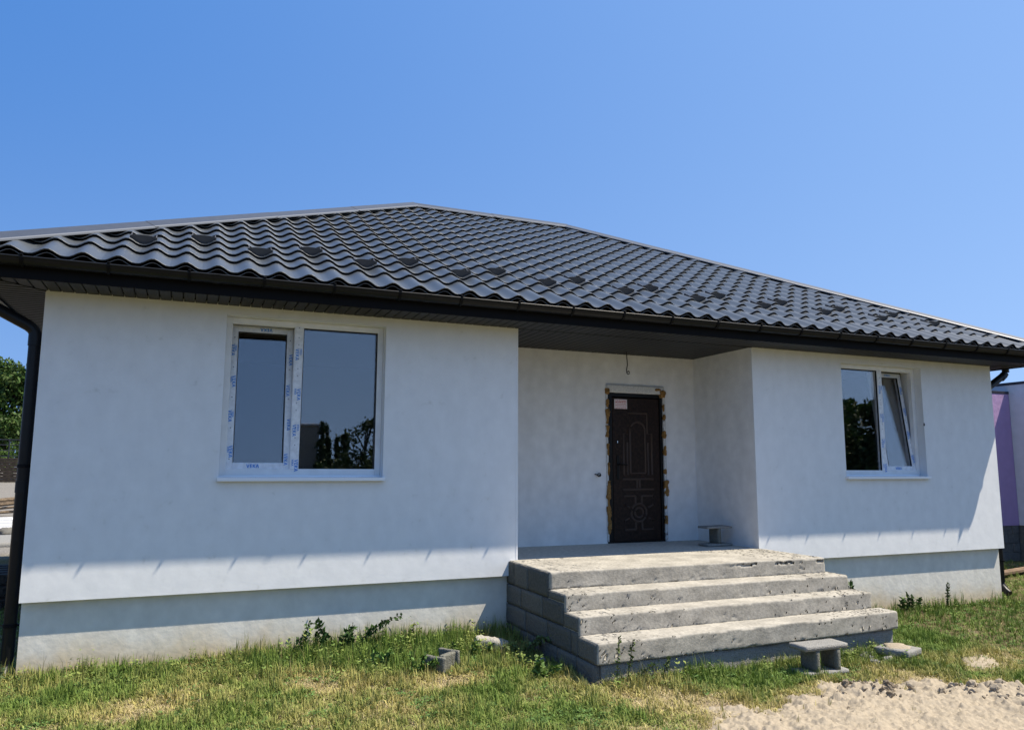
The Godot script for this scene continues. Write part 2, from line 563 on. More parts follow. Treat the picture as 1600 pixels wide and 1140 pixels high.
func house() -> void:
	var h := thing("house", "single-storey grey plastered house under a dark tiled hip roof, porch in its middle", "house")
	var t := 0.34
	var s := st()
	# walls
	put("wall", wall_with_hole(Vector3(0, 0, -t), Vector3(W1, H + 0.03, 0), 1.527, 3.093, 1.034, 2.612), M.plaster, h)
	put("wall", wall_with_hole(Vector3(W2, 0, -t), Vector3(W3, H + 0.03, 0), 9.401, 10.927, 1.034, 2.594), M.plaster, h)
	put("side_wall", box(Vector3(0, 0, BACK), Vector3(t, H + 0.03, -t)), M.plaster, h)
	put("side_wall", box(Vector3(W3 - t, 0, BACK), Vector3(W3, H + 0.03, -t)), M.plaster, h)
	put("back_wall", box(Vector3(t, 0, BACK), Vector3(W3 - t, H + 0.03, BACK + t)), M.plaster, h)
	put("porch_wall", wall_with_hole(Vector3(W1 - t, 0, RD - 0.25), Vector3(W2 + t, H + 0.03, RD), 6.44, 7.362, -0.1, 2.212), M.porch_plaster, h)
	put("porch_side_wall", box(Vector3(W1 - t, 0, RD), Vector3(W1, H + 0.03, -t)), M.porch_plaster, h)
	put("porch_side_wall", box(Vector3(W2, 0, RD), Vector3(W2 + t, H + 0.03, -t)), M.porch_plaster, h)
	put("porch_side_coat", box(Vector3(W2 - 0.005, FLOOR - 0.05, RD + 0.002), Vector3(W2 - 0.001, H + 0.02, -0.003)), M.porch_plaster, h)
	# metal corner beads that show as thin pale lines
	put("corner_bead", box(Vector3(W1 - 0.02, 0.0, -0.02), Vector3(W1 + 0.0025, H, 0.0025)), M.plaster, h)
	put("corner_bead", box(Vector3(W2 - 0.0075, FLOOR, -0.02), Vector3(W2 + 0.02, H, 0.0025)), M.plaster, h)
	put("corner_bead", box(Vector3(W2 - 0.010, FLOOR, RD), Vector3(W2, H, RD + 0.010)), M.plaster, h)
	put("plinth", plinth_mesh(0.01, W1 - 0.05, -0.072), M.plinth, h)
	put("plinth", plinth_mesh(W2 - 0.05, W3 - 0.03, -0.072), M.plinth, h)
	s = st()
	bx(s, Vector3(0.03, -1.0, BACK + 0.07), Vector3(0.3, -0.001, -0.37))
	bx(s, Vector3(W3 - 0.3, -1.0, BACK + 0.07), Vector3(W3 - 0.033, -0.001, -0.37))
	bx(s, Vector3(0.3, -1.0, BACK + 0.07), Vector3(W3 - 0.3, -0.001, BACK + 0.3))
	put("side_plinth", done(s), M.plinth, h)
	# inside: floor, ceiling and two partitions, so that the rooms are dark
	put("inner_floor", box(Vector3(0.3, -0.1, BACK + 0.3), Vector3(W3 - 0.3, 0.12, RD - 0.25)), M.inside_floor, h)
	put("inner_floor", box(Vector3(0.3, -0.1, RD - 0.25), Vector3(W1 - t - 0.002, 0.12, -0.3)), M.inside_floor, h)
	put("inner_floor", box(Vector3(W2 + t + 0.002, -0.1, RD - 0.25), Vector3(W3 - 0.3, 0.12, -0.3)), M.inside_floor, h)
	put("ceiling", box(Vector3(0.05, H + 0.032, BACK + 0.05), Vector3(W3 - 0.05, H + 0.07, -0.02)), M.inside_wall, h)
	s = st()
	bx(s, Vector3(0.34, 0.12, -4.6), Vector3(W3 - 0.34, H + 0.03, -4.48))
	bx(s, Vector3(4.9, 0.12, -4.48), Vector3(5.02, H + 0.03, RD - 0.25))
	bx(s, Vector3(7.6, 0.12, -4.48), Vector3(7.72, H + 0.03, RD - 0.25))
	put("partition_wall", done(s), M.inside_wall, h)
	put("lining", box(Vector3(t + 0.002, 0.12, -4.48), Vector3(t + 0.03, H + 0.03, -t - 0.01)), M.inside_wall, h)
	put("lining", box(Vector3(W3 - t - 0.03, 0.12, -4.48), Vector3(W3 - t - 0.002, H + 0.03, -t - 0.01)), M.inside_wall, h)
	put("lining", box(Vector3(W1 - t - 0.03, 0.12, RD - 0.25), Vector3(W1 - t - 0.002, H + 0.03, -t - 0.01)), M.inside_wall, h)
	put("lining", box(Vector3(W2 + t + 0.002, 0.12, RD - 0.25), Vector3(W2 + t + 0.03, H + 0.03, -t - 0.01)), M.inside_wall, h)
	soffit(h)
	roof(h)
	gutters(h)
	window(h, 1.527, 3.093, 1.034, 2.612, 2.225, 0.125, true)
	window(h, 9.401, 10.927, 1.034, 2.594, 10.238, 0.175, false)
	door(h)
	# cables and small marks
	s = st()
	tube(s, [Vector3(6.62, 2.70, -1.0), Vector3(6.625, 2.62, -1.0), Vector3(6.632, 2.53, -1.0), Vector3(6.618, 2.46, -1.0), Vector3(6.622, 2.415, -1.0), Vector3(6.640, 2.398, -1.0), Vector3(6.660, 2.408, -1.0), Vector3(6.662, 2.43, -1.0), Vector3(6.646, 2.443, -1.0), Vector3(6.634, 2.43, -1.0)], [0.007], 6)
	put("cable", done(s), M.rubber, h).set_meta("label", "loose end of a black cable hanging from the porch ceiling")
	s = st()
	var loop := []
	for k in 11:
		var a := TAU * k / 10.0
		loop.append(Vector3(6.30 + 0.028 * cos(a), 1.06 + 0.020 * sin(a), RD + 0.03 + 0.01 * sin(a * 0.5)))
	tube(s, [Vector3(6.25, 1.068, RD - 0.01), Vector3(6.262, 1.068, RD + 0.012), Vector3(6.29, 1.05, RD + 0.03)] + loop, [0.007], 6)
	put("cable", done(s), M.rubber, h).set_meta("label", "short coiled cable stub coming out of the wall beside the door")
	put("wall_stain", lump(Vector3(0.012, 0.022, 0.006), 3.0), M.rubber, h, Transform3D(Basis(), Vector3(10.93, 1.78, 0.0)))

func soffit(h: Node3D) -> void:
	# boards run square to the wall; at the side they run along x
	var e := 0.475
	var s := st()
	bx(s, Vector3(-e, 2.745, 0.02), Vector3(W3 + e, 2.755, e))
	bx(s, Vector3(-e, 2.745, BACK), Vector3(-0.02, 2.755, 0.02))
	bx(s, Vector3(W3 + 0.02, 2.745, BACK), Vector3(W3 + e, 2.755, 0.02))
	bx(s, Vector3(-e, 2.745, BACK - e), Vector3(W3 + e, 2.755, BACK))
	bx(s, Vector3(W1 + 0.001, 2.745, RD), Vector3(W2 - 0.001, 2.755, 0.02))
	var base := put("soffit", done(s), M.soffit, h)
	var w := 0.1005
	var bd := st()
	bx(bd, Vector3(0.004, 0, 0), Vector3(w - 0.006, 0.014, 1), 0.003)
	# one cross-section, stretched to each board's length
	var x := -e
	while x < W3 + e - 0.02:
		var z0 := 0.003
		var z1 := e - 0.004
		if x < 0.0:
			z0 = maxf(z0, -x - w * 0.5)
		if x + w > W3:
			z0 = maxf(z0, x - W3 + w * 0.5)
		if z1 - z0 > 0.03:
			put("soffit_board", box(Vector3(x + 0.004, H, z0), Vector3(x + w - 0.005, H + 0.016, z1), 0.004), M.soffit, base)
		x += w
	x = W1 + 0.004
	while x < W2 - 0.03:
		put("soffit_board", box(Vector3(x + 0.004, H + 0.002, RD + 0.004), Vector3(minf(x + w - 0.005, W2 - 0.004), H + 0.018, -0.012), 0.004), M.soffit, base)
		x += w
	for side in 2:
		var z := e
		var n := 0
		while z > BACK - e and n < 46:
			var a := 0.004
			if z > 0.0:
				a = maxf(a, z - w * 0.4)
			if e - a > 0.03:
				var x0 := -e + 0.004 if side == 0 else W3 + a
				var x1 := -a if side == 0 else W3 + e - 0.004
				put("soffit_board", box(Vector3(x0, H + 0.001, z - w + 0.016), Vector3(x1, H + 0.030, z - 0.008), 0.006), M.soffit, base)
			z -= w
			n += 1
	# joint trims
	s = st()
	bx(s, Vector3(W1 + 0.003, H - 0.006, -0.012), Vector3(W2 - 0.003, H + 0.002, 0.012), 0.002)
	for sd in [[0.0, -1.0], [W3, 1.0]]:
		var u := Transform3D(Basis(Vector3.UP, -PI / 4 * sd[1] + (PI / 2 if sd[1] > 0 else PI / 2)), Vector3(sd[0], H, 0.0))
		bx(s, Vector3(-0.64, -0.006, -0.012), Vector3(0.0, 0.003, 0.012), 0.002, Transform3D(Basis(Vector3.UP, PI / 4 if sd[1] < 0 else 3 * PI / 4), Vector3(sd[0], H, 0.0)))
	put("joint_trim", done(s), M.soffit, base)
	# fascia
	s = st()
	bx(s, Vector3(-e - 0.02, H - 0.012, e), Vector3(W3 + e + 0.02, EY - 0.01, e + 0.02), 0.002)
	bx(s, Vector3(-e - 0.02, H - 0.012, BACK - e), Vector3(-e, EY - 0.01, e - 0.002), 0.002)
	bx(s, Vector3(W3 + e, H - 0.012, BACK - e), Vector3(W3 + e + 0.02, EY - 0.01, e - 0.002), 0.002)
	bx(s, Vector3(-e - 0.02, H - 0.012, BACK - e - 0.022), Vector3(W3 + e + 0.02, EY - 0.01, BACK - e - 0.002), 0.002)
	put("fascia", done(s), M.fascia, h)
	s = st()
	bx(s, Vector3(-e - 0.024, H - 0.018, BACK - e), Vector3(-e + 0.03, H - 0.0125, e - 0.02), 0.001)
	put("lit_eave_edge", done(s), M.lit_edge, h)  # pale strip stands for light caught under the side gutter

func wave(u: float) -> float:
	return WAVE * pow(0.5 + 0.5 * cos(TAU * u), 1.25)

# one tile: one wave wide and one step deep, in roof coordinates (x across, y normal, z down the slope); back limits clip it at a hip
func tile_into(s: SurfaceTool, x0: float, z0: float, z1: float, clip: Callable, xf: Transform3D, skirt := 0.0) -> bool:
	var cs := cos(atan(TA))
	var n := 9
	var rows := []
	var any := false
	var dead := []
	for i in n + 1:
		var u := float(i) / n
		var x := x0 + PITCH * u
		var b := maxf(z0 - 0.06, clip.call(x))
		dead.append(b >= z1 - 0.01)
		if b < z1 - 0.01:
			any = true
		else:
			b = z1 - 0.002
		var hh := wave(u + 0.5)
		var f := (b - z0) / (z1 - z0)
		var sl0 := (b - z1) / cs
		rows.append([Vector3(x, hh + LIP * f, sl0), Vector3(x, hh + LIP - 0.001, -0.002), Vector3(x, hh + LIP - 0.003, 0.0), Vector3(x, hh + LIP - 0.011 - skirt, -0.001)])
	if not any:
		return false
	var o := Vector3(x0 + PITCH / 2, -50.0, -30.0)
	for k in 3:
		s.set_smooth_group(1 if k == 0 else -1)
		for i in n:
			if dead[i] or dead[i + 1]:
				continue
			quad(s, xf * rows[i][k], xf * rows[i + 1][k], xf * rows[i + 1][k + 1], xf * rows[i][k + 1], xf * o)
	s.set_smooth_group(-1)
	return true

func roof(h: Node3D) -> void:
	var al := atan(TA)
	var deck := st()
	# closed deck just under the tiles
	var a := Vector3(-EX + 0.03, EY - 0.02, EX - 0.03)
	var b := Vector3(W3 + EX - 0.03, EY - 0.02, EX - 0.03)
	var c := Vector3(RXR, EY + TA * L - 0.035, EX - L)
	var d := Vector3(-EX + L, EY + TA * L - 0.035, EX - L)
	var zb := EX - 2 * L + 0.03
	var e := Vector3(a.x, a.y, zb)
	var f := Vector3(b.x, b.y, zb)
	var mid := Vector3(6.0, 0.0, -4.5)
	quad(deck, a, b, c, d, mid)
	quad(deck, e, f, c, d, mid)
	tri(deck, a, d, e, mid)
	tri(deck, b, c, f, mid)
	var base := put("roof", done(deck), M.tile_edge, h)
	# front slope, tile by tile
	var edges := [EX, EX - 0.385]
	while edges[-1] > EX - L + 0.1:
		edges.append(edges[-1] - STEP)
	edges[-1] = EX - L - 0.01
	var clip := func(x: float) -> float:
		if x < -EX + L:
			return EX - (x + EX)
		if x > RXR:
			return EX - (W3 + EX - x) * L / (W3 + EX - RXR)
		return EX - L
	var list := []
	for j in edges.size() - 1:
		var z1: float = edges[j]
		var z0: float = edges[j + 1]
		var k := -3
		while true:
			var x0 := -0.322 + PITCH * k
			k += 1
			if x0 > W3 + EX:
				break
			if x0 + PITCH < -EX:
				continue
			var at := Vector3(x0, EY + TA * (EX - z1), z1)
			list.append([at.distance_to(Vector3(1.26, 1.15, 7.74)), x0, z0, z1, j])
	list.sort_custom(func(p, q): return p[0] < q[0])
	var rest := st()
	var shared := {}
	var made := 0
	var tilt := Basis(Vector3.RIGHT, al)
	for q in list:
		var x0: float = q[1]
		var z0: float = q[2]
		var z1: float = q[3]
		var pos := Vector3(x0, EY + TA * (EX - z1), z1)
		var clipped: bool = clip.call(x0) > z0 or clip.call(x0 + PITCH) > z0
		if made < 300:
			var mesh: ArrayMesh
			var key := "%.3f" % (z1 - z0)
			if clipped or not shared.has(key):
				var s := st()
				var cl := func(x: float) -> float: return (clip.call(x + x0) if clipped else -99.0)
				if not tile_into(s, 0.0, z0, z1, cl, Transform3D(), 0.0):
					continue
				mesh = done(s)
				if not clipped:
					shared[key] = mesh
			else:
				mesh = shared[key]
			put("roof_tile", mesh, M["tile_%d" % (rng.randi() % 4)], base, Transform3D(tilt, pos))
			made += 1
		else:
			var cl := func(x: float) -> float: return clip.call(x + x0)
			tile_into(rest, 0.0, z0, z1, cl, Transform3D(tilt, pos))
	var far := put("upper_roof_tiles", done(rest), M.tile_1, base)
	far.set_meta("kind", "stuff")
	# the other three slopes, seen only from elsewhere
	var other := st()
	for side in 3:
		var yaw: float = [-PI / 2, PI / 2, PI][side]
		var length := 2 * L if side < 2 else W3 + 2 * EX
		var org := Vector3(-EX, EY, EX - 2 * L) if side == 0 else Vector3(W3 + EX, EY, EX) if side == 1 else Vector3(W3 + EX, EY, EX - 2 * L)
		var run: float = [L, W3 + EX - RXR, L][side]
		var ang := atan(TA * L / run)
		var zz := 0.0
		while zz < run - 0.05:
			var depth := STEP if zz > 0 else 0.385
			var xx := 0.0
			while xx < length:
				var za := -zz
				var x0 := xx
				var lim := func(x: float) -> float:
					var u := x + x0
					if side < 2:
						return -minf(u, length - u) * run / L
					return -minf(minf(u, (length - u)), L)
				var xf := Transform3D(Basis(Vector3.UP, yaw), org) * Transform3D(Basis(Vector3.RIGHT, ang), Vector3(x0, zz * tan(ang), -zz))
				tile_into(other, 0.0, za - depth, za, lim, xf)
				xx += PITCH
			zz += depth
	put("side_slope_tiles", done(other), M.tile_1, base).set_meta("kind", "stuff")
	# thin galvanised edge under the first row
	var s2 := st()
	bx(s2, Vector3(-EX, EY - 0.012, EX - 0.05), Vector3(W3 + EX, EY - 0.008, EX - 0.008))
	put("drip_edge", done(s2), M.hem, base)
	s2 = st()
	var ww := -0.322
	while ww < W3 + EX - 0.02:
		for i in 10:
			var xa := maxf(ww + PITCH * i / 10.0, -EX + 0.02)
			var xb := maxf(ww + PITCH * (i + 1) / 10.0, -EX + 0.02)
			if xb > xa:
				var ya := EY + wave((xa - ww) / PITCH + 0.5) - 0.012
				var yb := EY + wave((xb - ww) / PITCH + 0.5) - 0.012
				quad(s2, Vector3(xa, ya, EX + 0.004), Vector3(xb, yb, EX + 0.004), Vector3(xb, yb + 0.005, EX + 0.004), Vector3(xa, ya + 0.005, EX + 0.004), Vector3(xa, ya, -5))
				quad(s2, Vector3(xa, ya + 0.005, EX + 0.004), Vector3(xb, yb + 0.005, EX + 0.004), Vector3(xb, yb + 0.005, EX - 0.03), Vector3(xa, ya + 0.005, EX - 0.03), Vector3(xa, -5, EX))
		ww += PITCH
	put("eave_edge", done(s2), M.eave_edge, base)
	# ridge and hip caps: two wings with folded pale hems, in overlapping lengths
	var up := WAVE + LIP + 0.012
	caps(base, Vector3(-EX, EY + up, EX), Vector3(-EX + L, EY + TA * L + up, EX - L), Vector3(1, 0, 1), Vector3(-1, 0, -1), 1.9)
	caps(base, Vector3(-EX + L, EY + TA * L + up, EX - L), Vector3(RXR, EY + TA * L + up, EX - L), Vector3(0, 0, 1), Vector3(0, 0, -1), 1.5)
	caps(base, Vector3(RXR, EY + TA * L + up, EX - L), Vector3(W3 + EX, EY + up, EX), Vector3(-1, 0, 1), Vector3(1, 0, -1), 1.9)
	caps(base, Vector3(RXR, EY + TA * L + up, EX - L), Vector3(W3 + EX, EY + up, EX - 2 * L), Vector3(-1, 0, -1), Vector3(1, 0, 1), 1.9)
	caps(base, Vector3(-EX + L, EY + TA * L + up, EX - L), Vector3(-EX, EY + up, EX - 2 * L), Vector3(1, 0, -1), Vector3(-1, 0, 1), 1.9)
	# snow guards in the troughs, in two staggered rows
	var g := st()
	var nb := 10
	for i in nb:
		var u0 := float(i) / nb
		var u1 := float(i + 1) / nb
		var p := []
		for q in [u0, u1]:
			var xx: float = (q - 0.5) * 0.235
			var lowy := wave(xx / PITCH + 0.5) + 0.006
			var topy := WAVE + 0.044 - 0.014 * pow(absf(q - 0.5) * 2.0, 3.0)
			p.append([Vector3(xx, lowy, 0.022), Vector3(xx, topy, 0.03), Vector3(xx, lowy, 0.018), Vector3(xx, topy, 0.026)])
		quad(g, p[0][0], p[1][0], p[1][1], p[0][1], Vector3(0, 0, -5))
		quad(g, p[0][2], p[1][2], p[1][3], p[0][3], Vector3(0, 0, 5))
		quad(g, p[0][1], p[1][1], p[1][3], p[0][3], Vector3(0, -5, 0))
	for sg in [-1.0, 1.0]:
		bx(g, Vector3(sg * 0.108 - 0.004, 0.02, -0.13), Vector3(sg * 0.108 + 0.004, WAVE + 0.022, 0.028), 0.0)
	var gm := done(g)
	var hs := st()
	for i in 8:
		var x0 := (float(i) / 8 - 0.5) * 0.17
		var x1 := (float(i + 1) / 8 - 0.5) * 0.17
		var y0 := wave(x0 / PITCH + 0.5) + 0.008
		var y1 := wave(x1 / PITCH + 0.5) + 0.008
		quad(hs, Vector3(x0, y0, 0.032), Vector3(x1, y1, 0.032), Vector3(x1, y1 + 0.012, 0.075), Vector3(x0, y0 + 0.012, 0.075), Vector3(0, -5, 0))
	var hm := done(hs)
	for k in 22:
		var zr: float = EX - 0.385 - STEP * (1.27 if k % 2 == 0 else 2.27)
		var x := -0.322 + PITCH * (4.0 + 2.0 * k)
		if x > clip_right(zr) - 0.2:
			break
		var xf := Transform3D(tilt, Vector3(x, EY + TA * (EX - zr) + 0.012, zr))
		put("snow_guard", gm, M.guard, base, xf)
		put("snow_guard_hem", hm, M.hem, base, xf)

func clip_right(z: float) -> float:
	return W3 + EX - (EX - z) * (W3 + EX - RXR) / L

func caps(base: Node3D, p0: Vector3, p1: Vector3, out_a: Vector3, out_b: Vector3, piece: float) -> void:
	var run := p1 - p0
	var n := maxi(1, int(round(run.length() / piece)))
	for i in n:
		var a := p0 + run * (float(i) / n)
		var b := p0 + run * (float(i + 1) / n) + run.normalized() * 0.05
		a.y += 0.003 * (i % 2)
		b.y += 0.003 * (i % 2)
		var s := st()
		var hem := st()
		for o in [out_a, out_b]:
			# the wing lies on the slope: it drops as it goes out, square to the cap's own line
			var flat := Vector3(run.x, 0, run.z).normalized()
			var side: Vector3 = (o - flat * o.dot(flat)).normalized()
			var slope := TA * 0.70 if absf(run.y) > 0.1 else TA
			var w: Vector3 = side * 0.125 - Vector3.UP * 0.125 * slope
			var top := Vector3.UP * 0.022
			var inn := side * 0.022
			quad(s, a + top, b + top, b + inn + top * 0.45, a + inn + top * 0.45, a - Vector3.UP)
			quad(s, a + inn + top * 0.45, b + inn + top * 0.45, b + w, a + w, a - Vector3.UP)
			quad(s, a + w - Vector3.UP * 0.004, b + w - Vector3.UP * 0.004, b - Vector3.UP * 0.004, a - Vector3.UP * 0.004, a + Vector3.UP)
			quad(hem, a + w + Vector3.UP * 0.002, b + w + Vector3.UP * 0.002, b + w * 1.10 - Vector3.UP * 0.004, a + w * 1.10 - Vector3.UP * 0.004, a - Vector3.UP)
			quad(hem, a + w * 1.10 - Vector3.UP * 0.004, b + w * 1.10 - Vector3.UP * 0.004, b + w * 1.10 - Vector3.UP * 0.020, a + w * 1.10 - Vector3.UP * 0.020, a - Vector3.UP * 0.01 - side)
			var k := 0.15
			while k < (b - a).length():
				var q: Vector3 = a + (b - a).normalized() * k + w * 0.8
				bx(s, q + Vector3(-0.004, -0.004, -0.004), q + Vector3(0.004, 0.003, 0.004))
				k += 0.53
		put("ridge_cap", done(s), M.ridge_metal, base)
		# dark closure strip that fills the waves below the cap
		var fill := st()
		var across := Vector3(-run.z, 0, run.x).normalized() * 0.02
		var dn := Vector3.UP * 0.11
		quad(fill, a + across, b + across, b + across - dn, a + across - dn, a)
		quad(fill, a - across, b - across, b - across - dn, a - across - dn, a)
		put("ridge_closure", done(fill), M.tile_edge, base)
		put("ridge_cap_hem", done(hem), M.hem, base)

func half_round(s: SurfaceTool, a: Vector3, b: Vector3, out: Vector3, r: float) -> void:
	# gutter trough: open half pipe with a bead along its front lip; a and b lie on the top centre line
	var n := 10
	var cross := func(p: Vector3, k: int, rr: float) -> Vector3:
		var t := PI * k / n
		return p + out * cos(t) * rr - Vector3.UP * sin(t) * rr
	s.set_smooth_group(1)
	for k in n:
		quad(s, cross.call(a, k, r), cross.call(b, k, r), cross.call(b, k + 1, r), cross.call(a, k + 1, r), (a + b) / 2)
	s.set_smooth_group(2)
	for k in n:
		var q := [cross.call(a, k, r - 0.003), cross.call(b, k, r - 0.003), cross.call(b, k + 1, r - 0.003), cross.call(a, k + 1, r - 0.003)]
		quad(s, q[0], q[1], q[2], q[3], (a + b) / 2 - Vector3.UP * 3.0)
	tube(s, [a + out * (r + 0.003) - Vector3.UP * 0.003, b + out * (r + 0.003) - Vector3.UP * 0.003], [0.009], 8)

func gutters(h: Node3D) -> void:
	var e := 0.497
	var r := 0.066
	var gy := 2.846
	var x0 := -e - r
	var x1 := W3 + e + r
	var runs := [
		[Vector3(x0 - r, gy, e + r), Vector3(x1 + r, gy, e + r), Vector3(0, 0, 1)],
		[Vector3(x0, gy, e + r), Vector3(x0, gy, BACK - e), Vector3(-1, 0, 0)],
		[Vector3(x1, gy, e + r), Vector3(x1, gy, BACK - e), Vector3(1, 0, 0)]]
	for i in 3:
		var s := st()
		half_round(s, runs[i][0], runs[i][1], runs[i][2], r)
		if i == 0:
			for x in [1.37, 3.33, 6.9, 9.7]:
				# sleeves where two lengths join
				var sl := st()
				half_round(s, Vector3(x, gy + 0.0005, e + r), Vector3(x + 0.06, gy + 0.0005, e + r), Vector3(0, 0, 1), r + 0.004)
		var g := put("gutter", done(s), M.gutter, h)
		var bs := st()
		var n := 12
		for k in n:
			var t0 := PI * k / n - 0.05
			var t1 := PI * (k + 1) / n - 0.05
			var rr := r + 0.010
			for w in [[-0.013, 0.013]]:
				var p := []
				for t in [t0, t1]:
					for q in [rr, rr - 0.008]:
						p.append(Vector3(0, -sin(t) * q, cos(t) * q))
				var dx0 := Vector3(w[0], 0, 0)
				var dx1 := Vector3(w[1], 0, 0)
				quad(bs, p[0] + dx0, p[0] + dx1, p[2] + dx1, p[2] + dx0, Vector3.ZERO)
				quad(bs, p[0] + dx0, p[2] + dx0, p[3] + dx0, p[1] + dx0, Vector3(5, 0, 0))
				quad(bs, p[0] + dx1, p[2] + dx1, p[3] + dx1, p[1] + dx1, Vector3(-5, 0, 0))
		bx(bs, Vector3(-0.012, -0.002, r + 0.002), Vector3(0.012, 0.022, r + 0.014), 0.002)
		bx(bs, Vector3(-0.012, 0.008, -r - 0.02), Vector3(0.012, 0.014, r + 0.012), 0.001)
		bx(bs, Vector3(-0.010, 0.008, r + 0.004), Vector3(0.010, 0.016, r + 0.032), 0.001)
		var bm := done(bs)
		var length: float = (runs[i][1] - runs[i][0]).length()
		var step := 0.633
		var at := 0.542 - x0 + r - step
		while at < length - 0.1:
			if at > 0.05:
				var p: Vector3 = runs[i][0] + (runs[i][1] - runs[i][0]).normalized() * at
				put("gutter_bracket", bm, M.bracket, g, Transform3D(Basis(Vector3.UP, [0.0, -PI / 2, PI / 2][i]), p))
			at += step
	# downpipes at both front corners: outlet, two bends and the long pipe
	for sd in [-1.0, 1.0]:
		var xo: float = x0 if sd < 0 else x1
		var xw: float = -0.072 if sd < 0 else W3 + 0.075
		var z := -0.14
		var s := st()
		tube(s, [Vector3(xo, gy - r + 0.01, z), Vector3(xo, gy - r - 0.04, z)], [0.075, 0.052], 16)
		tube(s, [Vector3(xo, gy - r - 0.03, z), Vector3(xo, 2.66, z), Vector3(xo - sd * 0.02, 2.63, z), Vector3(xo - sd * 0.05, 2.605, z), Vector3(xw + sd * 0.06, 2.40, z), Vector3(xw + sd * 0.02, 2.365, z), Vector3(xw, 2.32, z), Vector3(xw, 2.25, z)], [0.052], 16)
		tube(s, [Vector3(xw, 2.30, z), Vector3(xw, -0.50, z), Vector3(xw, -0.56, z + 0.01), Vector3(xw - 0.01, -0.62, z + 0.06), Vector3(xw - 0.02, -0.66, z + 0.12)], [0.050], 16)
		tube(s, [Vector3(xw, 2.34, z), Vector3(xw, 2.22, z)], [0.056], 16)
		tube(s, [Vector3(xw, 1.02, z), Vector3(xw, 0.92, z)], [0.055], 16)
		tube(s, [Vector3(xo - sd * 0.045, 2.61, z), Vector3(xo - sd * 0.12, 2.555, z)], [0.057], 16)
		var dp := put("downpipe", done(s), M.gutter, h)
		for y in [1.15, -0.2]:
			var c := st()
			tube(c, [Vector3(xw, y - 0.015, z), Vector3(xw, y + 0.015, z)], [0.056], 16)
			bx(c, Vector3(minf(xw, xw - sd * 0.07), y - 0.008, z - 0.01), Vector3(maxf(xw, xw - sd * 0.07), y + 0.008, z + 0.01))
			bx(c, Vector3(xw - 0.012, y - 0.010, z + 0.05), Vector3(xw + 0.012, y + 0.010, z + 0.075))
			put("pipe_clip", done(c), M.bracket, dp)

# ---------------------------------------------------------------- windows and door
func frame_mesh(x0: float, x1: float, y0: float, y1: float, w: float, z0: float, z1: float, bevel := 0.006) -> ArrayMesh:
	var s := st()
	bx(s, Vector3(x0, y0, z0), Vector3(x0 + w, y1, z1), bevel)
	bx(s, Vector3(x1 - w, y0, z0), Vector3(x1, y1, z1), bevel)
	bx(s, Vector3(x0 + w - bevel, y0, z0 + 0.001), Vector3(x1 - w + bevel, y0 + w, z1 - 0.001), bevel)
	bx(s, Vector3(x0 + w - bevel, y1 - w, z0 + 0.001), Vector3(x1 - w + bevel, y1, z1 - 0.001), bevel)
	return done(s)

var word_mesh: TextMesh
func film_word() -> TextMesh:
	if word_mesh == null:
		var f := SystemFont.new()
		f.font_names = PackedStringArray(["Droid Sans"])
		f.font_weight = 700
		word_mesh = TextMesh.new()
		word_mesh.text = "VEKA"
		word_mesh.font = f
		word_mesh.font_size = 32
		word_mesh.pixel_size = 0.0015
		word_mesh.depth = 0.0006
	return word_mesh

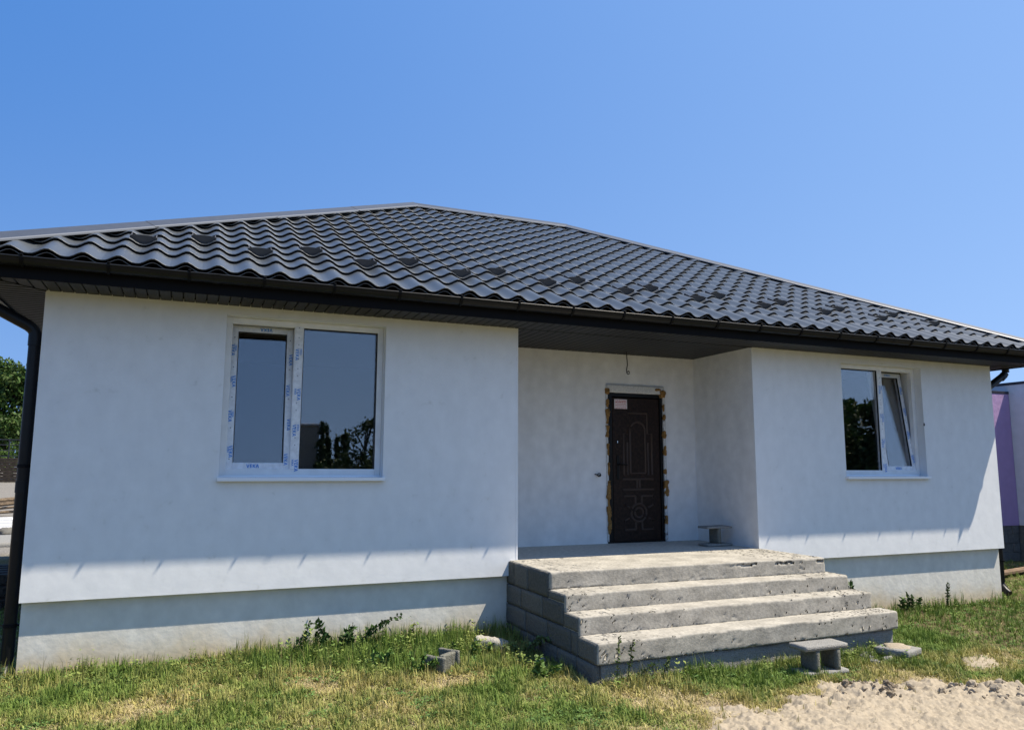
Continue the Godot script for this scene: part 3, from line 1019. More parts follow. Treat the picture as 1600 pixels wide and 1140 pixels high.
func window(h: Node3D, x0: float, x1: float, y0: float, y1: float, mx: float, tilt: float, sash_left: bool) -> void:
	var zf := -0.115      # outer face of the frame
	var zb := zf - 0.07
	var yb := y0 + 0.035
	var w := put("window", frame_mesh(x0, x1, yb, y1, 0.062, zb, zf), M.vinyl, h)
	w.set_meta("label", "wide white window with filmed sash on the left wing" if sash_left else "white window with its right sash tilted open")
	var mw := 0.045
	put("mullion", box(Vector3(mx - mw, yb + 0.055, zb + 0.004), Vector3(mx + mw, y1 - 0.055, zf + 0.003), 0.006), M.film, w)
	# sill: thin white metal with a folded drip
	var s := st()
	bx(s, Vector3(x0 - 0.012, y0 - 0.002, zf - 0.01), Vector3(x1 + 0.012, y0 + 0.003, 0.05), 0.001, Transform3D(Basis(Vector3.RIGHT, 0.10), Vector3(0, 0.1 * y0 * 0 + 0.006, 0)).translated(Vector3(0, -0.0 + 0.012, 0)) if false else Transform3D(Basis(), Vector3(0, 0.012, 0)))
	bx(s, Vector3(x0 - 0.015, y0 - 0.020, 0.046), Vector3(x1 + 0.015, y0 + 0.014, 0.052), 0.001)
	bx(s, Vector3(x0 - 0.015, y0 - 0.018, 0.002), Vector3(x0 - 0.011, y0 + 0.016, 0.046))
	bx(s, Vector3(x1 + 0.011, y0 - 0.018, 0.002), Vector3(x1 + 0.015, y0 + 0.016, 0.046))
	put("sill", done(s), M.sill, w)
	s = st()
	bx(s, Vector3(x0 + 0.002, y0 + 0.016, zb), Vector3(x1 - 0.002, yb + 0.002, zf - 0.004))
	put("base_profile", done(s), M.sill, w)
	# fixed light
	var fx0 := mx + mw if sash_left else x0 + 0.062
	var fx1 := x1 - 0.062 if sash_left else mx - mw
	pane(w, fx0 - 0.008, fx1 + 0.008, yb + 0.055, y1 - 0.055, zf - 0.030, Transform3D())
	s = st()
	for q in [[Vector3(fx0, yb + 0.062, 0), Vector3(fx0 + 0.006, y1 - 0.062, 0)], [Vector3(fx1 - 0.006, yb + 0.062, 0), Vector3(fx1, y1 - 0.062, 0)], [Vector3(fx0, y1 - 0.068, 0), Vector3(fx1, y1 - 0.062, 0)]]:
		bx(s, q[0] + Vector3(0, 0, zf - 0.028), q[1] + Vector3(0, 0, zf - 0.004))
	put("gasket", done(s), M.rubber, w)
	# opening sash, hinged at its foot and leaning into the room
	var sx0 := x0 + 0.056 if sash_left else mx + mw - 0.008
	var sx1 := mx - mw + 0.008 if sash_left else x1 - 0.056
	var sy0 := yb + 0.052
	var sy1 := y1 - 0.048
	var zs := zf - 0.012
	var hinge := Vector3(0, sy0, zs - 0.03)
	var ang := tilt / (sy1 - sy0)
	var xf := Transform3D(Basis(), hinge) * Transform3D(Basis(Vector3.RIGHT, -ang), Vector3.ZERO) * Transform3D(Basis(), -hinge)
	var sw := 0.068
	put("sash", frame_mesh(sx0, sx1, sy0, sy1, sw, zs - 0.065, zs, 0.007), M.film, w, xf)
	s = st()
	for q in [[Vector3(sx0 + sw, sy0 + sw, 0), Vector3(sx0 + sw + 0.006, sy1 - sw, 0)], [Vector3(sx1 - sw - 0.006, sy0 + sw, 0), Vector3(sx1 - sw, sy1 - sw, 0)], [Vector3(sx0 + sw, sy1 - sw - 0.006, 0), Vector3(sx1 - sw, sy1 - sw, 0)]]:
		bx(s, q[0] + Vector3(0, 0, zs - 0.026), q[1] + Vector3(0, 0, zs - 0.003))
	put("gasket", done(s), M.rubber, w, xf)
	pane(w, sx0 + sw - 0.006, sx1 - sw + 0.006, sy0 + sw - 0.006, sy1 - sw + 0.006, zs - 0.022, xf)
	# words and dots printed on the protective film
	var tm := film_word()
	var zp := zs + 0.0012
	var up := Basis(Vector3.BACK, -PI / 2)
	var rows := [0.12, 0.36, 0.60, 0.82]
	var dots := st()
	var edge := sx0 + 0.035 if sash_left else sx1 - 0.035
	for i in 4:
		var y := lerpf(sy0, sy1, rows[i])
		put("printed_word", tm, M.film_print, w, xf * Transform3D(up, Vector3(edge + (0.010 if i % 2 == 0 else -0.012), y, zp)))
		var y2 := lerpf(sy0, sy1, rows[3 - i] - 0.05)
		put("printed_word", tm, M.film_print, w, xf * Transform3D(up.scaled(Vector3(0.5, 0.5, 1.0)), Vector3(edge + (-0.014 if i % 2 == 0 else 0.014), y + 0.02, zp)))
		if sash_left:
			put("printed_word", tm, M.film_print, w, xf * Transform3D(up, Vector3(sx1 - 0.036 + (0.012 if i % 2 == 0 else -0.008), y2, zp)))
		put("printed_word", tm, M.film_print, w, Transform3D(up, Vector3(mx + (0.018 if i % 2 == 0 else -0.012), lerpf(sy0, sy1, [0.03, 0.27, 0.52, 0.80][i]) , zf + 0.0042)))
		put("printed_word", tm, M.film_print, w, Transform3D(up.scaled(Vector3(0.55, 0.55, 1.0)), Vector3(mx + (-0.016 if i % 2 == 0 else 0.024), lerpf(sy0, sy1, [0.05, 0.29, 0.54, 0.82][i]) , zf + 0.0042)))
		for q in [0.05, 0.10, 0.17]:
			var yy := lerpf(sy0, sy1, rows[i] + q)
			bx(dots, Vector3(mx - 0.006, yy - 0.006, zf + 0.002), Vector3(mx + 0.004, yy + 0.006, zf + 0.0045))
	put("printed_word", tm, M.film_print, w, xf * Transform3D(Basis(), Vector3(lerpf(sx0, sx1, 0.42), sy0 + 0.034, zp)))
	put("printed_word", tm, M.film_print, w, xf * Transform3D(Basis(Vector3.BACK, PI), Vector3(lerpf(sx0, sx1, 0.55), sy1 - 0.034, zp)))
	put("film_dots", done(dots), M.film_dot, w)
	var hd := st()
	for i in 5:
		for ex in [sx0 + 0.034, sx1 - 0.034]:
			var yy := lerpf(sy0, sy1, 0.07 + 0.21 * i)
			bx(hd, Vector3(ex - 0.006, yy - 0.006, zp - 0.002), Vector3(ex + 0.006, yy + 0.006, zp + 0.0005))
	put("film_dots", done(hd), M.film_dot, w, xf)

func pane(w: Node3D, x0: float, x1: float, y0: float, y1: float, z: float, xf: Transform3D) -> void:
	for k in 3:
		put("pane", box(Vector3(x0, y0, z - 0.003 - 0.011 * k), Vector3(x1, y1, z - 0.011 * k)), M.glass, w, xf)

func bar(s: SurfaceTool, pts: Array, r: float, z: float) -> void:
	var p := []
	for q in pts:
		p.append(Vector3(q[0], q[1], z))
	tube(s, p, [r], 6)

func door(h: Node3D) -> void:
	var x0 := 6.462
	var x1 := 7.345
	var y0 := FLOOR + 0.012
	var y1 := 2.172
	var z := RD - 0.03
	# frame
	var s := st()
	bx(s, Vector3(x0, y0 - 0.01, z - 0.08), Vector3(x0 + 0.075, y1, z + 0.022), 0.006)
	bx(s, Vector3(x1 - 0.04, y0 - 0.01, z - 0.08), Vector3(x1, y1, z + 0.022), 0.006)
	bx(s, Vector3(x0 + 0.07, y1 - 0.055, z - 0.08), Vector3(x1 - 0.035, y1, z + 0.020), 0.006)
	put("door_frame", done(s), M.handle, h)
	var lx0 := x0 + 0.085
	var lx1 := x1 - 0.045
	var ly1 := y1 - 0.062
	var d := put("door", box(Vector3(lx0, y0, z - 0.06), Vector3(lx1, ly1, z + 0.006), 0.006), M.door_metal, h)
	d.set_meta("label", "dark brown embossed metal entrance door")
	# embossed pattern
	s = st()
	var zz := z - 0.002
	var r := 0.017
	var cx := (lx0 + lx1) / 2 + 0.02
	var hw := 0.225
	var arch := []
	for k in 13:
		var a := PI * k / 12
		arch.append([cx + 0.12 * cos(a), 1.66 + 0.12 * sin(a)])
	bar(s, [[cx + 0.12, 1.08]] + arch + [[cx - 0.12, 1.08], [cx + 0.12, 1.08]], r, zz)
	bar(s, [[cx - hw, 1.06], [cx - hw, 1.62], [cx - hw + 0.07, 1.62], [cx - hw + 0.07, 1.90], [cx + hw - 0.07, 1.90], [cx + hw - 0.07, 1.62], [cx + hw, 1.62], [cx + hw, 1.06], [cx + hw - 0.06, 1.06], [cx + hw - 0.06, 1.50]], r, zz)
	bar(s, [[cx - hw, 1.06], [cx - hw + 0.06, 1.06], [cx - hw + 0.06, 1.50]], r, zz)
	bar(s, [[cx - hw - 0.02, 1.00], [cx + hw + 0.02, 1.00]], r, zz)
	bar(s, [[cx - 0.02, 1.00], [cx - 0.02, 0.88]], r, zz)
	bar(s, [[cx + 0.02, 1.00], [cx + 0.02, 0.88]], r, zz)
	bar(s, [[cx - hw - 0.02, 0.86], [cx + hw + 0.02, 0.86]], r, zz)
	var cy := 0.55
	for rr in [0.065, 0.12]:
		var ring := []
		for k in 25:
			ring.append([cx + rr * cos(TAU * k / 24), cy + rr * sin(TAU * k / 24)])
		bar(s, ring, r, zz)
	for q in [[-1, 1], [1, 1], [-1, -1], [1, -1]]:
		bar(s, [[cx + q[0] * 0.05, cy + q[1] * 0.225], [cx + q[0] * hw, cy + q[1] * 0.225], [cx + q[0] * hw, cy + q[1] * 0.10], [cx + q[0] * 0.15, cy + q[1] * 0.07]], r, zz)
		bar(s, [[cx + q[0] * 0.05, cy + q[1] * 0.225], [cx + q[0] * 0.05, cy + q[1] * 0.12]], r, zz)
	put("embossing", done(s), M.door_edge, d)
	s = st()
	bx(s, Vector3(lx0 + 0.055, 1.00, z + 0.006), Vector3(lx0 + 0.098, 1.32, z + 0.018), 0.005)
	tube(s, [Vector3(lx0 + 0.076, 1.20, z + 0.01), Vector3(lx0 + 0.076, 1.20, z + 0.055), Vector3(lx0 + 0.10, 1.20, z + 0.062), Vector3(lx0 + 0.19, 1.195, z + 0.062)], [0.010], 8)
	put("door_handle", done(s), M.handle, d)
	s = st()
	tube(s, [Vector3(lx0 + 0.075, 1.50, z), Vector3(lx0 + 0.075, 1.50, z + 0.012)], [0.022], 12)
	put("lock_cover", done(s), M.handle, d)
	put("keyhole", box(Vector3(lx0 + 0.071, 1.488, z + 0.011), Vector3(lx0 + 0.080, 1.518, z + 0.0135), 0.001), M.chrome, d)
	var stx := lx0 + 0.035
	put("sticker", box(Vector3(stx, 1.955, z + 0.0055), Vector3(stx + 0.20, 2.085, z + 0.0085), 0.0), M.sticker, d)
	s = st()
	var yl := 2.068
	for row in 6:
		var x := stx + 0.014
		var rr := 0.004 if row > 1 else 0.007
		while x < stx + 0.18:
			var wd := rng.randf_range(0.012, 0.04)
			bx(s, Vector3(x, yl - rr, z + 0.008), Vector3(minf(x + wd, stx + 0.188), yl + rr * 0.6, z + 0.0095))
			x += wd + 0.007
		yl -= 0.021
	put("sticker_print", done(s), M.red_print, d)
	put("threshold", box(Vector3(x0, FLOOR - 0.02, z - 0.09), Vector3(x1, FLOOR + 0.013, z + 0.03), 0.004), M.handle, h)
	# unfinished gap round the frame: gypsum strip over the head, ragged foam and white strips down the sides
	put("gypsum_strip", worn(Vector3(0.93, 0.115, 0.05), 0.03, 0.006, 0.003, 2.0), M.gypsum, h, Transform3D(Basis(), Vector3(6.90, 2.228, RD - 0.006)))
	put("gypsum_strip", worn(Vector3(0.034, 1.98, 0.05), 0.03, 0.005, 0.003, 5.0), M.gypsum, h, Transform3D(Basis(), Vector3(7.364, 1.17, RD - 0.008)))
	put("gypsum_strip", worn(Vector3(0.036, 1.98, 0.05), 0.03, 0.005, 0.003, 6.0), M.gypsum, h, Transform3D(Basis(), Vector3(6.443, 1.17, RD - 0.012)))
	var spots := [[6.452, 2.19, 0.05, 0.06], [6.450, 2.02, 0.03, 0.10], [6.450, 1.84, 0.055, 0.20], [6.45, 1.64, 0.045, 0.14], [6.452, 1.40, 0.022, 0.14], [6.455, 1.13, 0.035, 0.16], [6.453, 0.86, 0.050, 0.22], [6.455, 0.70, 0.040, 0.18], [6.455, 0.54, 0.050, 0.20], [6.46, 0.38, 0.042, 0.18],
		[7.34, 2.17, 0.085, 0.085], [7.27, 2.235, 0.10, 0.024], [7.352, 1.98, 0.022, 0.10], [7.36, 1.62, 0.050, 0.085], [7.355, 1.86, 0.032, 0.06], [7.36, 1.40, 0.02, 0.12], [7.36, 1.10, 0.038, 0.06], [7.37, 0.93, 0.062, 0.09], [7.385, 0.84, 0.055, 0.12], [7.355, 0.62, 0.025, 0.05], [7.36, 0.45, 0.02, 0.10]]
	var i := 0
	for q in spots:
		i += 1
		put("foam_blob", worn(Vector3(q[2] * 0.95, q[3] * 1.1, 0.06), 0.010, 0.020, 0.024, i * 3.7), M.foam, h, Transform3D(Basis(), Vector3(q[0], q[1], RD + 0.006)))

# ---------------------------------------------------------------- entrance steps
func concrete_steps() -> void:
	var t := thing("entrance_steps", "wide rough concrete entrance steps with unplastered block side wall below the porch", "steps")
	var xl := 4.502
	var defs := [[FLOOR, -0.02, 1.000, 7.905, 0.045], [0.0, 0.95, 1.322, 7.975, -0.02], [-0.152, 1.27, 1.592, 8.035, -0.045], [-0.312, 1.54, 1.918, 8.135, -0.14]]
	for i in 4:
		var d: Array = defs[i]
		var low: float = d[0] - 0.168 if i < 3 else d[0] - 0.175
		var size := Vector3(d[3] - xl, d[0] - low, d[2] - d[1])
		var m := worn(size, 0.0145, 0.008, 0.0034, i * 7.3 + 1.0, d[4], 0.016, 0.5, 0.026 if i == 0 else 0.0)
		put("step", m, M.concrete, t, Transform3D(Basis(), Vector3((xl + d[3]) / 2, (d[0] + low) / 2, (d[1] + d[2]) / 2)))
	put("porch_floor", box(Vector3(W1 + 0.002, -0.05, RD - 0.02), Vector3(W2 - 0.002, FLOOR - 0.003, -0.01)), M.floor_concrete, t)
	# the course under the lowest step is set back a little, cracked off along its top
	put("footing", worn(Vector3(8.10 - 4.55, 0.30, 1.86), 0.05, 0.012, 0.006, 40.0, -0.15, 0.02), M.grey_block, t, Transform3D(Basis(), Vector3((8.10 + 4.55) / 2, -0.645, 0.955)))
	put("core", box(Vector3(4.56, -0.9, -0.05), Vector3(7.84, -0.02, 0.93)), M.joint, t)
	put("core", box(Vector3(4.56, -0.9, 0.92), Vector3(7.84, -0.17, 1.25)), M.joint, t)
	put("core", box(Vector3(4.56, -0.9, 1.24), Vector3(7.84, -0.33, 1.5)), M.joint, t)
	# blocks of the left side wall, in four courses
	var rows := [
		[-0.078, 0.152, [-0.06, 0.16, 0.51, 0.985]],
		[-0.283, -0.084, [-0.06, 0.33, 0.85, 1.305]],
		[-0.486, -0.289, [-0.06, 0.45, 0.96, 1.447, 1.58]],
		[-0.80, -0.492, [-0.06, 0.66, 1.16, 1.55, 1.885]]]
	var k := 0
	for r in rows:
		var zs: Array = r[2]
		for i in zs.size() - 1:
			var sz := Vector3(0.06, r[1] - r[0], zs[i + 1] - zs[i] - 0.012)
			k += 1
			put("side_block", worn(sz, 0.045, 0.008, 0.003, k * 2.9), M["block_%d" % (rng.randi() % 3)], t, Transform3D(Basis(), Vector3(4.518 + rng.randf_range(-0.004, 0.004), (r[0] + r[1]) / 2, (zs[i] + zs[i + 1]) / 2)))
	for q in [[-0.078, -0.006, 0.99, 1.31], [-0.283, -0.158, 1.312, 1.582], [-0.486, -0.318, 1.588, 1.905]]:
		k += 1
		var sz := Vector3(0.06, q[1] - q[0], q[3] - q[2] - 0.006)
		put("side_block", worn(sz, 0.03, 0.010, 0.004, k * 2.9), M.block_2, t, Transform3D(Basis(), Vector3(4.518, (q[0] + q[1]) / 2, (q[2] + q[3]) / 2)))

# ---------------------------------------------------------------- loose things on the ground
# hollow block: two plates joined by webs, lying or standing
func hollow_block(length: float, width: float, plate: float, height: float, webs: Array, web: float) -> Array:
	var out := []
	out.append(["plate", worn(Vector3(length, plate, width), 0.04, 0.006, 0.003, rng.randf() * 50), Vector3(0, plate / 2, 0)])
	out.append(["plate", worn(Vector3(length, plate, width), 0.04, 0.006, 0.003, rng.randf() * 50), Vector3(0, height - plate / 2, 0)])
	for x in webs:
		out.append(["web", worn(Vector3(web, height - 2 * plate + 0.006, width - 0.01), 0.04, 0.006, 0.003, rng.randf() * 50), Vector3(x, height / 2, 0)])
	return out

func add_block(label: String, at: Vector3, turn: float, shape: Array, tip := Basis()) -> Node3D:
	var t := thing("hollow_block", label, "concrete block", at, turn)
	for q in shape:
		put(q[0], q[1], M.shaded_block if label.begins_with("weathered") or q[0] == "web" else M.grey_block, t, Transform3D(tip, tip * q[2]))  # webs take the darker copy too: shade under the top plate as colour
	return t

func loose_things() -> void:
	add_block("grey hollow concrete block set on edge like a stool on the porch floor", Vector3(7.60, FLOOR, -0.50), 0.04, hollow_block(0.40, 0.20, 0.030, 0.25, [0.0], 0.042))
	add_block("grey hollow concrete block used as a low stool in front of the steps", Vector3(6.60, ground_y(6.6, 2.2) - 0.005, 2.23), -0.02, hollow_block(0.49, 0.21, 0.045, 0.27, [-0.10, 0.135], 0.045))
	add_block("weathered hollow concrete block standing upright in tall grass by the wall", Vector3(3.44, -0.755, 0.99), 0.635, [  # chips are wear; the dark tone is shade put into the colour
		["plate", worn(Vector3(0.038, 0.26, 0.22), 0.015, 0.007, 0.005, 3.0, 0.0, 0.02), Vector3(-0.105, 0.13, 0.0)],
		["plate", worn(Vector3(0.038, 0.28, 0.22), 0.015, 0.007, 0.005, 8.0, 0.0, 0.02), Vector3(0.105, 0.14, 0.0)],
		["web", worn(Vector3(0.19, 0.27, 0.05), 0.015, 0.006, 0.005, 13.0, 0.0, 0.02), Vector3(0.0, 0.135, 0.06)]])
	var o := put("concrete_slab", worn(Vector3(0.36, 0.07, 0.32), 0.035, 0.012, 0.006, 77.0), M.grey_block, self, Transform3D(Basis(Vector3.UP, 0.35) * Basis(Vector3.BACK, -0.04), Vector3(7.80, -0.62, 2.04)))
	tag(o, "small concrete slab topped with tan sand at the right foot of the steps", "slab")
	put("sand_layer", lump(Vector3(0.15, 0.03, 0.13), 12.0, 0.5, 8), M.sand, o, Transform3D(Basis(), Vector3(0.0, 0.03, -0.01)))
	o = put("stone_chunk", worn(Vector3(0.34, 0.13, 0.16), 0.03, 0.04, 0.022, 33.0), M.pale_stone, self, Transform3D(Basis(Vector3.UP, -0.75) * Basis(Vector3.BACK, -0.12), Vector3(4.10, -0.575, 0.52)))
	tag(o, "long pale stone chunk lying in grass beside the block side wall", "stone")
	var rub := [[7.44, 2.00, 0.055, "jagged grey rubble piece left of the sand topped slab"], [7.56, 2.12, 0.045, "small pale rubble piece in front of the sand topped slab"], [7.52, 1.92, 0.06, "dark rubble lump against the right end of the footing"], [7.38, 2.13, 0.04, "smallest rubble crumb between stool block and slab"]]
	var i := 0
	for q in rub:
		i += 1
		var p := put("rubble", lump(Vector3(q[2] * 1.3, q[2] * 0.8, q[2]), i * 9.1, 0.8, 6, true), M.grey_block if i != 2 else M.pale_stone, self, Transform3D(Basis(Vector3.UP, i * 1.1), Vector3(q[0], ground_y(q[0], q[1]) + q[2] * 0.45, q[1])))
		tag(p, q[3], "rubble", "broken pieces at the right foot of the steps")
	o = put("flat_stone", lump(Vector3(0.36, 0.028, 0.17), 31.0, 0.5, 8), M.sand, self, Transform3D(Basis(Vector3.UP, 0.5), Vector3(8.40, ground_y(8.4, 2.45) + 0.006, 2.45)))
	tag(o, "flat pale stone sunk in the lawn right of the steps", "stone")
	o = put("stone_fragment", worn(Vector3(0.10, 0.05, 0.05), 0.02, 0.012, 0.006, 90.0), M.grey_block, self, Transform3D(Basis(Vector3.UP, 0.4), Vector3(4.33, -0.60, 1.16)))
	tag(o, "small grey stone fragment in grass below the block side wall", "stone")
	sand_heap()

func sand_height(x: float, z: float) -> float:
	var sx := (x - 6.35) / 2.3
	var sz := (z - 4.05) / 1.42
	var r := sqrt(sx * sx + sz * sz) + 0.22 * n1.get_noise_2d(x * 1.7, z * 1.7) + 0.08 * n2.get_noise_2d(x * 6.0, z * 6.0)
	var y := 0.07 * sstep(1.0, 0.55, r) - 0.05 * sstep(0.97, 1.1, r)
	var rough := sstep(1.02, 0.9, r)
	y += rough * (0.035 * n1.get_noise_2d(x * 2.0, z * 2.0) + 0.014 * n3.get_noise_2d(x * 5.0, z * 5.0) + 0.012 * pow(maxf(n2.get_noise_2d(x * 7.0, z * 7.0), 0.0), 2.0) + 0.0045 * n2.get_noise_2d(x * 26.0, z * 26.0) + 0.014 * sstep(0.22, 0.27, n2.get_noise_2d(x * 7.0 + 50.0, z * 9.0)) + 0.010 * sstep(0.30, 0.34, n2.get_noise_2d(x * 17.0 + 50.0, z * 19.0)))
	# ridges left by a spade
	for q in [[6.42, 2.90, 0.24, 0.085], [6.12, 3.0, 0.16, 0.04], [7.62, 3.24, 0.22, 0.07], [7.3, 3.38, 0.18, 0.045], [5.75, 3.0, 0.16, 0.03], [7.05, 3.72, 0.2, 0.05], [6.7, 3.15, 0.14, 0.035]]:
		var d: float = Vector2((x - q[0]) * 0.8, z - q[1]).length() / q[2]
		y += q[3] * exp(-d * d * 1.4) * clampf(0.75 + 0.9 * n3.get_noise_2d(x * 9.0 + 4.0, z * 9.0), 0.2, 1.1)
	return y

func sand_heap() -> void:
	var t := thing("sand_heap", "low heap of pale dug sand in the right foreground", "sand heap", Vector3.ZERO)
	var s := SurfaceTool.new()
	s.begin(Mesh.PRIMITIVE_TRIANGLES)
	s.set_smooth_group(1)
	var x0 := 4.4
	var z0 := 2.3
	var c := 0.016
	var nx := int(4.4 / c)
	var nz := int(2.5 / c)
	for j in nz + 1:
		for i in nx + 1:
			var x := x0 + i * c
			var z := z0 + j * c
			s.add_vertex(Vector3(x, ground_y(x, z) + sand_height(x, z), z))
	for j in nz:
		for i in nx:
			var k := j * (nx + 1) + i
			for q in [k, k + 1, k + nx + 1, k + 1, k + nx + 2, k + nx + 1]:
				s.add_index(q)
	put("sand_surface", done(s), M.sand, t)
	# clods that lie on it
	var r := RandomNumberGenerator.new()
	r.seed = 5
	var shapes := []
	for k in 6:
		shapes.append(lump(Vector3(1.0, 0.7, 0.85), k * 11.3, 0.7, 5, true))
	for k in 170:
		var a := r.randf() * TAU
		var d := sqrt(r.randf())
		var x := 6.4 + cos(a) * d * 2.2
		var z := 3.7 + sin(a) * d * 1.4
		if k % 3 == 0:
			x = 6.38 + r.randfn(0.0, 0.2)
			z = 2.97 + r.randfn(0.0, 0.14)
		elif k % 3 == 1:
			x = 7.3 + r.randfn(0.0, 0.22)
			z = 3.35 + r.randfn(0.0, 0.2)
		var size := r.randf_range(0.006, 0.020) if k > 24 else r.randf_range(0.022, 0.05)
		if sand_height(x, z) < 0.02:
			continue
		put("clod", shapes[k % 6], M.clod if k % 3 == 0 else M.sand, t, Transform3D(Basis.from_euler(Vector3(r.randf(), r.randf() * TAU, r.randf())).scaled(Vector3.ONE * size), Vector3(x, ground_y(x, z) + sand_height(x, z) + size * 0.35, z)))

# ---------------------------------------------------------------- neighbouring buildings
func neighbours() -> void:
	var X := 17.96
	var zp := -3.46
	var t := thing("purple_building", "low purple rendered building with dark cap behind the right corner of the house", "building")
	put("wall", box(Vector3(13.9, -0.05, -9.0), Vector3(X - 0.01, 2.80, zp)), M.purple, t)
	put("roof_cap", box(Vector3(13.85, 2.80, -9.0), Vector3(X - 0.005, 2.86, zp + 0.006), 0.002), M.dark_cap, t)
	put("plinth", box(Vector3(13.93, -1.0, -8.9), Vector3(X - 0.02, -0.052, zp - 0.03)), M.old_concrete, t)
	var k := 0
	for r in 4:
		var x := 13.93 - 0.2 * (r % 2)
		while x < X - 0.05:
			k += 1
			if x > 13.6:
				put("plinth_block", box(Vector3(maxf(x, 13.93), -0.80 + 0.19 * r, zp - 0.03), Vector3(minf(x + 0.39, X - 0.03), -0.80 + 0.19 * r + 0.178, zp - 0.005 - 0.01 * (k % 3)), 0.008), M.old_concrete, t)
			x += 0.4
	t = thing("white_building", "tall white rendered building with thin dark roof edge right of the purple one", "building")
	put("wall", box(Vector3(X, -0.05, -14.0), Vector3(X + 7.0, 3.00, 1.2)), M.white_wall, t)
	put("roof_cap", box(Vector3(X - 0.012, 3.00, -14.0), Vector3(X + 7.05, 3.06, 1.25), 0.006), M.dark_cap, t)
	put("plinth", box(Vector3(X + 0.02, -1.0, -13.9), Vector3(X + 6.9, -0.052, 1.17)), M.old_concrete, t)
	var o := put("plank", box(Vector3(-1.6, -0.025, -0.09), Vector3(1.6, 0.02, 0.09), 0.004), M.plank, self, Transform3D(Basis(Vector3.UP, 0.18) * Basis(Vector3.BACK, 0.01), Vector3(16.4, ground_y(16.4, -2.1) + 0.10, -2.1)))
	tag(o, "brown wooden plank lying on the grass before the purple building", "plank")

# ---------------------------------------------------------------- garden behind the left corner
func leaf_into(s: SurfaceTool, p: Vector3, dir: Vector3, side: Vector3, length: float, width: float, c: Color) -> void:
	s.set_color(c)
	var a := p
	var m := p + dir * length * 0.5
	var b := p + dir * length
	var l := m - side * width * 0.5
	var r := m + side * width * 0.5
	s.add_vertex(a); s.add_vertex(l); s.add_vertex(b)
	s.add_vertex(a); s.add_vertex(b); s.add_vertex(r)

func rand_dir(r: RandomNumberGenerator) -> Vector3:
	return Vector3(r.randfn(), r.randfn(), r.randfn()).normalized()

func tree(called: String, label: String, at: Vector3, height: float, radius: float, leaves: int, leaf: float, tint: Color, seed_: int, group: String, low := 0.12, spire := false) -> void:
	var r := RandomNumberGenerator.new()
	r.seed = seed_
	var t := thing(called, label, "tree", at, 0.0, group)
	var s := st()
	var top := height * 0.86
	var trunk := []
	var rad := []
	for k in 7:
		var f := k / 6.0
		trunk.append(Vector3(radius * 0.08 * sin(k * 1.3 + seed_), top * f - 0.3, radius * 0.07 * cos(k * 1.7 + seed_)))
		rad.append(lerpf(height * 0.028, height * 0.006, f))
	tube(s, trunk, rad, 8)
	var clumps := []
	for k in (14 if not spire else 22):
		var f := r.randf_range(low + 0.08, 0.95)
		var wide := (sin(PI * clampf((f - low) / (1.0 - low), 0.0, 1.0)) * 0.75 + 0.25) if not spire else (1.0 - f) * 1.0 + 0.08
		var a := r.randf() * TAU
		var d := radius * wide * r.randf_range(0.45, 0.95)
		var p := Vector3(cos(a) * d, height * f, sin(a) * d)
		clumps.append([p, radius * r.randf_range(0.28, 0.48) * (1.0 if not spire else 0.7)])
		var root := Vector3(0, height * f * 0.75, 0)
		tube(s, [root, root.lerp(p, 0.5) + Vector3(0, 0.1, 0), p], [height * 0.010, height * 0.006, height * 0.002], 5, false)
	put("trunk", done(s), M.bark, t)
	var g := SurfaceTool.new()
	g.begin(Mesh.PRIMITIVE_TRIANGLES)
	for k in leaves:
		var c: Array = clumps[r.randi() % clumps.size()]
		var q := rand_dir(r)
		q.y *= 0.8
		var p: Vector3 = c[0] + q * c[1] * pow(r.randf(), 0.35)
		if not spire and k % 4 == 0:
			var e := rand_dir(r) * pow(r.randf(), 0.4)
			p = Vector3(e.x * radius * 0.82, height * (low + 0.5 * (1.0 - low) * (1.0 + e.y * 0.92)), e.z * radius * 0.82)
		if spire and k % 4 > 0:
			var f := 1.0 - sqrt(r.randf())
			var ring := radius * (1.0 - f) * sqrt(r.randf()) * (0.75 + 0.35 * sin(f * 40.0 + seed_))
			var an := r.randf() * TAU
			p = Vector3(cos(an) * ring, height * (low + f * (1.0 - low)), sin(an) * ring)
		if p.y < height * low:
			continue
		var dir := rand_dir(r)
		var side := dir.cross(rand_dir(r)).normalized()
		var v := r.randf_range(0.65, 1.35)
		leaf_into(g, p, dir, side, leaf * r.randf_range(0.7, 1.4), leaf * 0.6, Color(tint.r * v * r.randf_range(0.85, 1.2), tint.g * v, tint.b * v))
	put("crown", done(g), M.leaf, t)

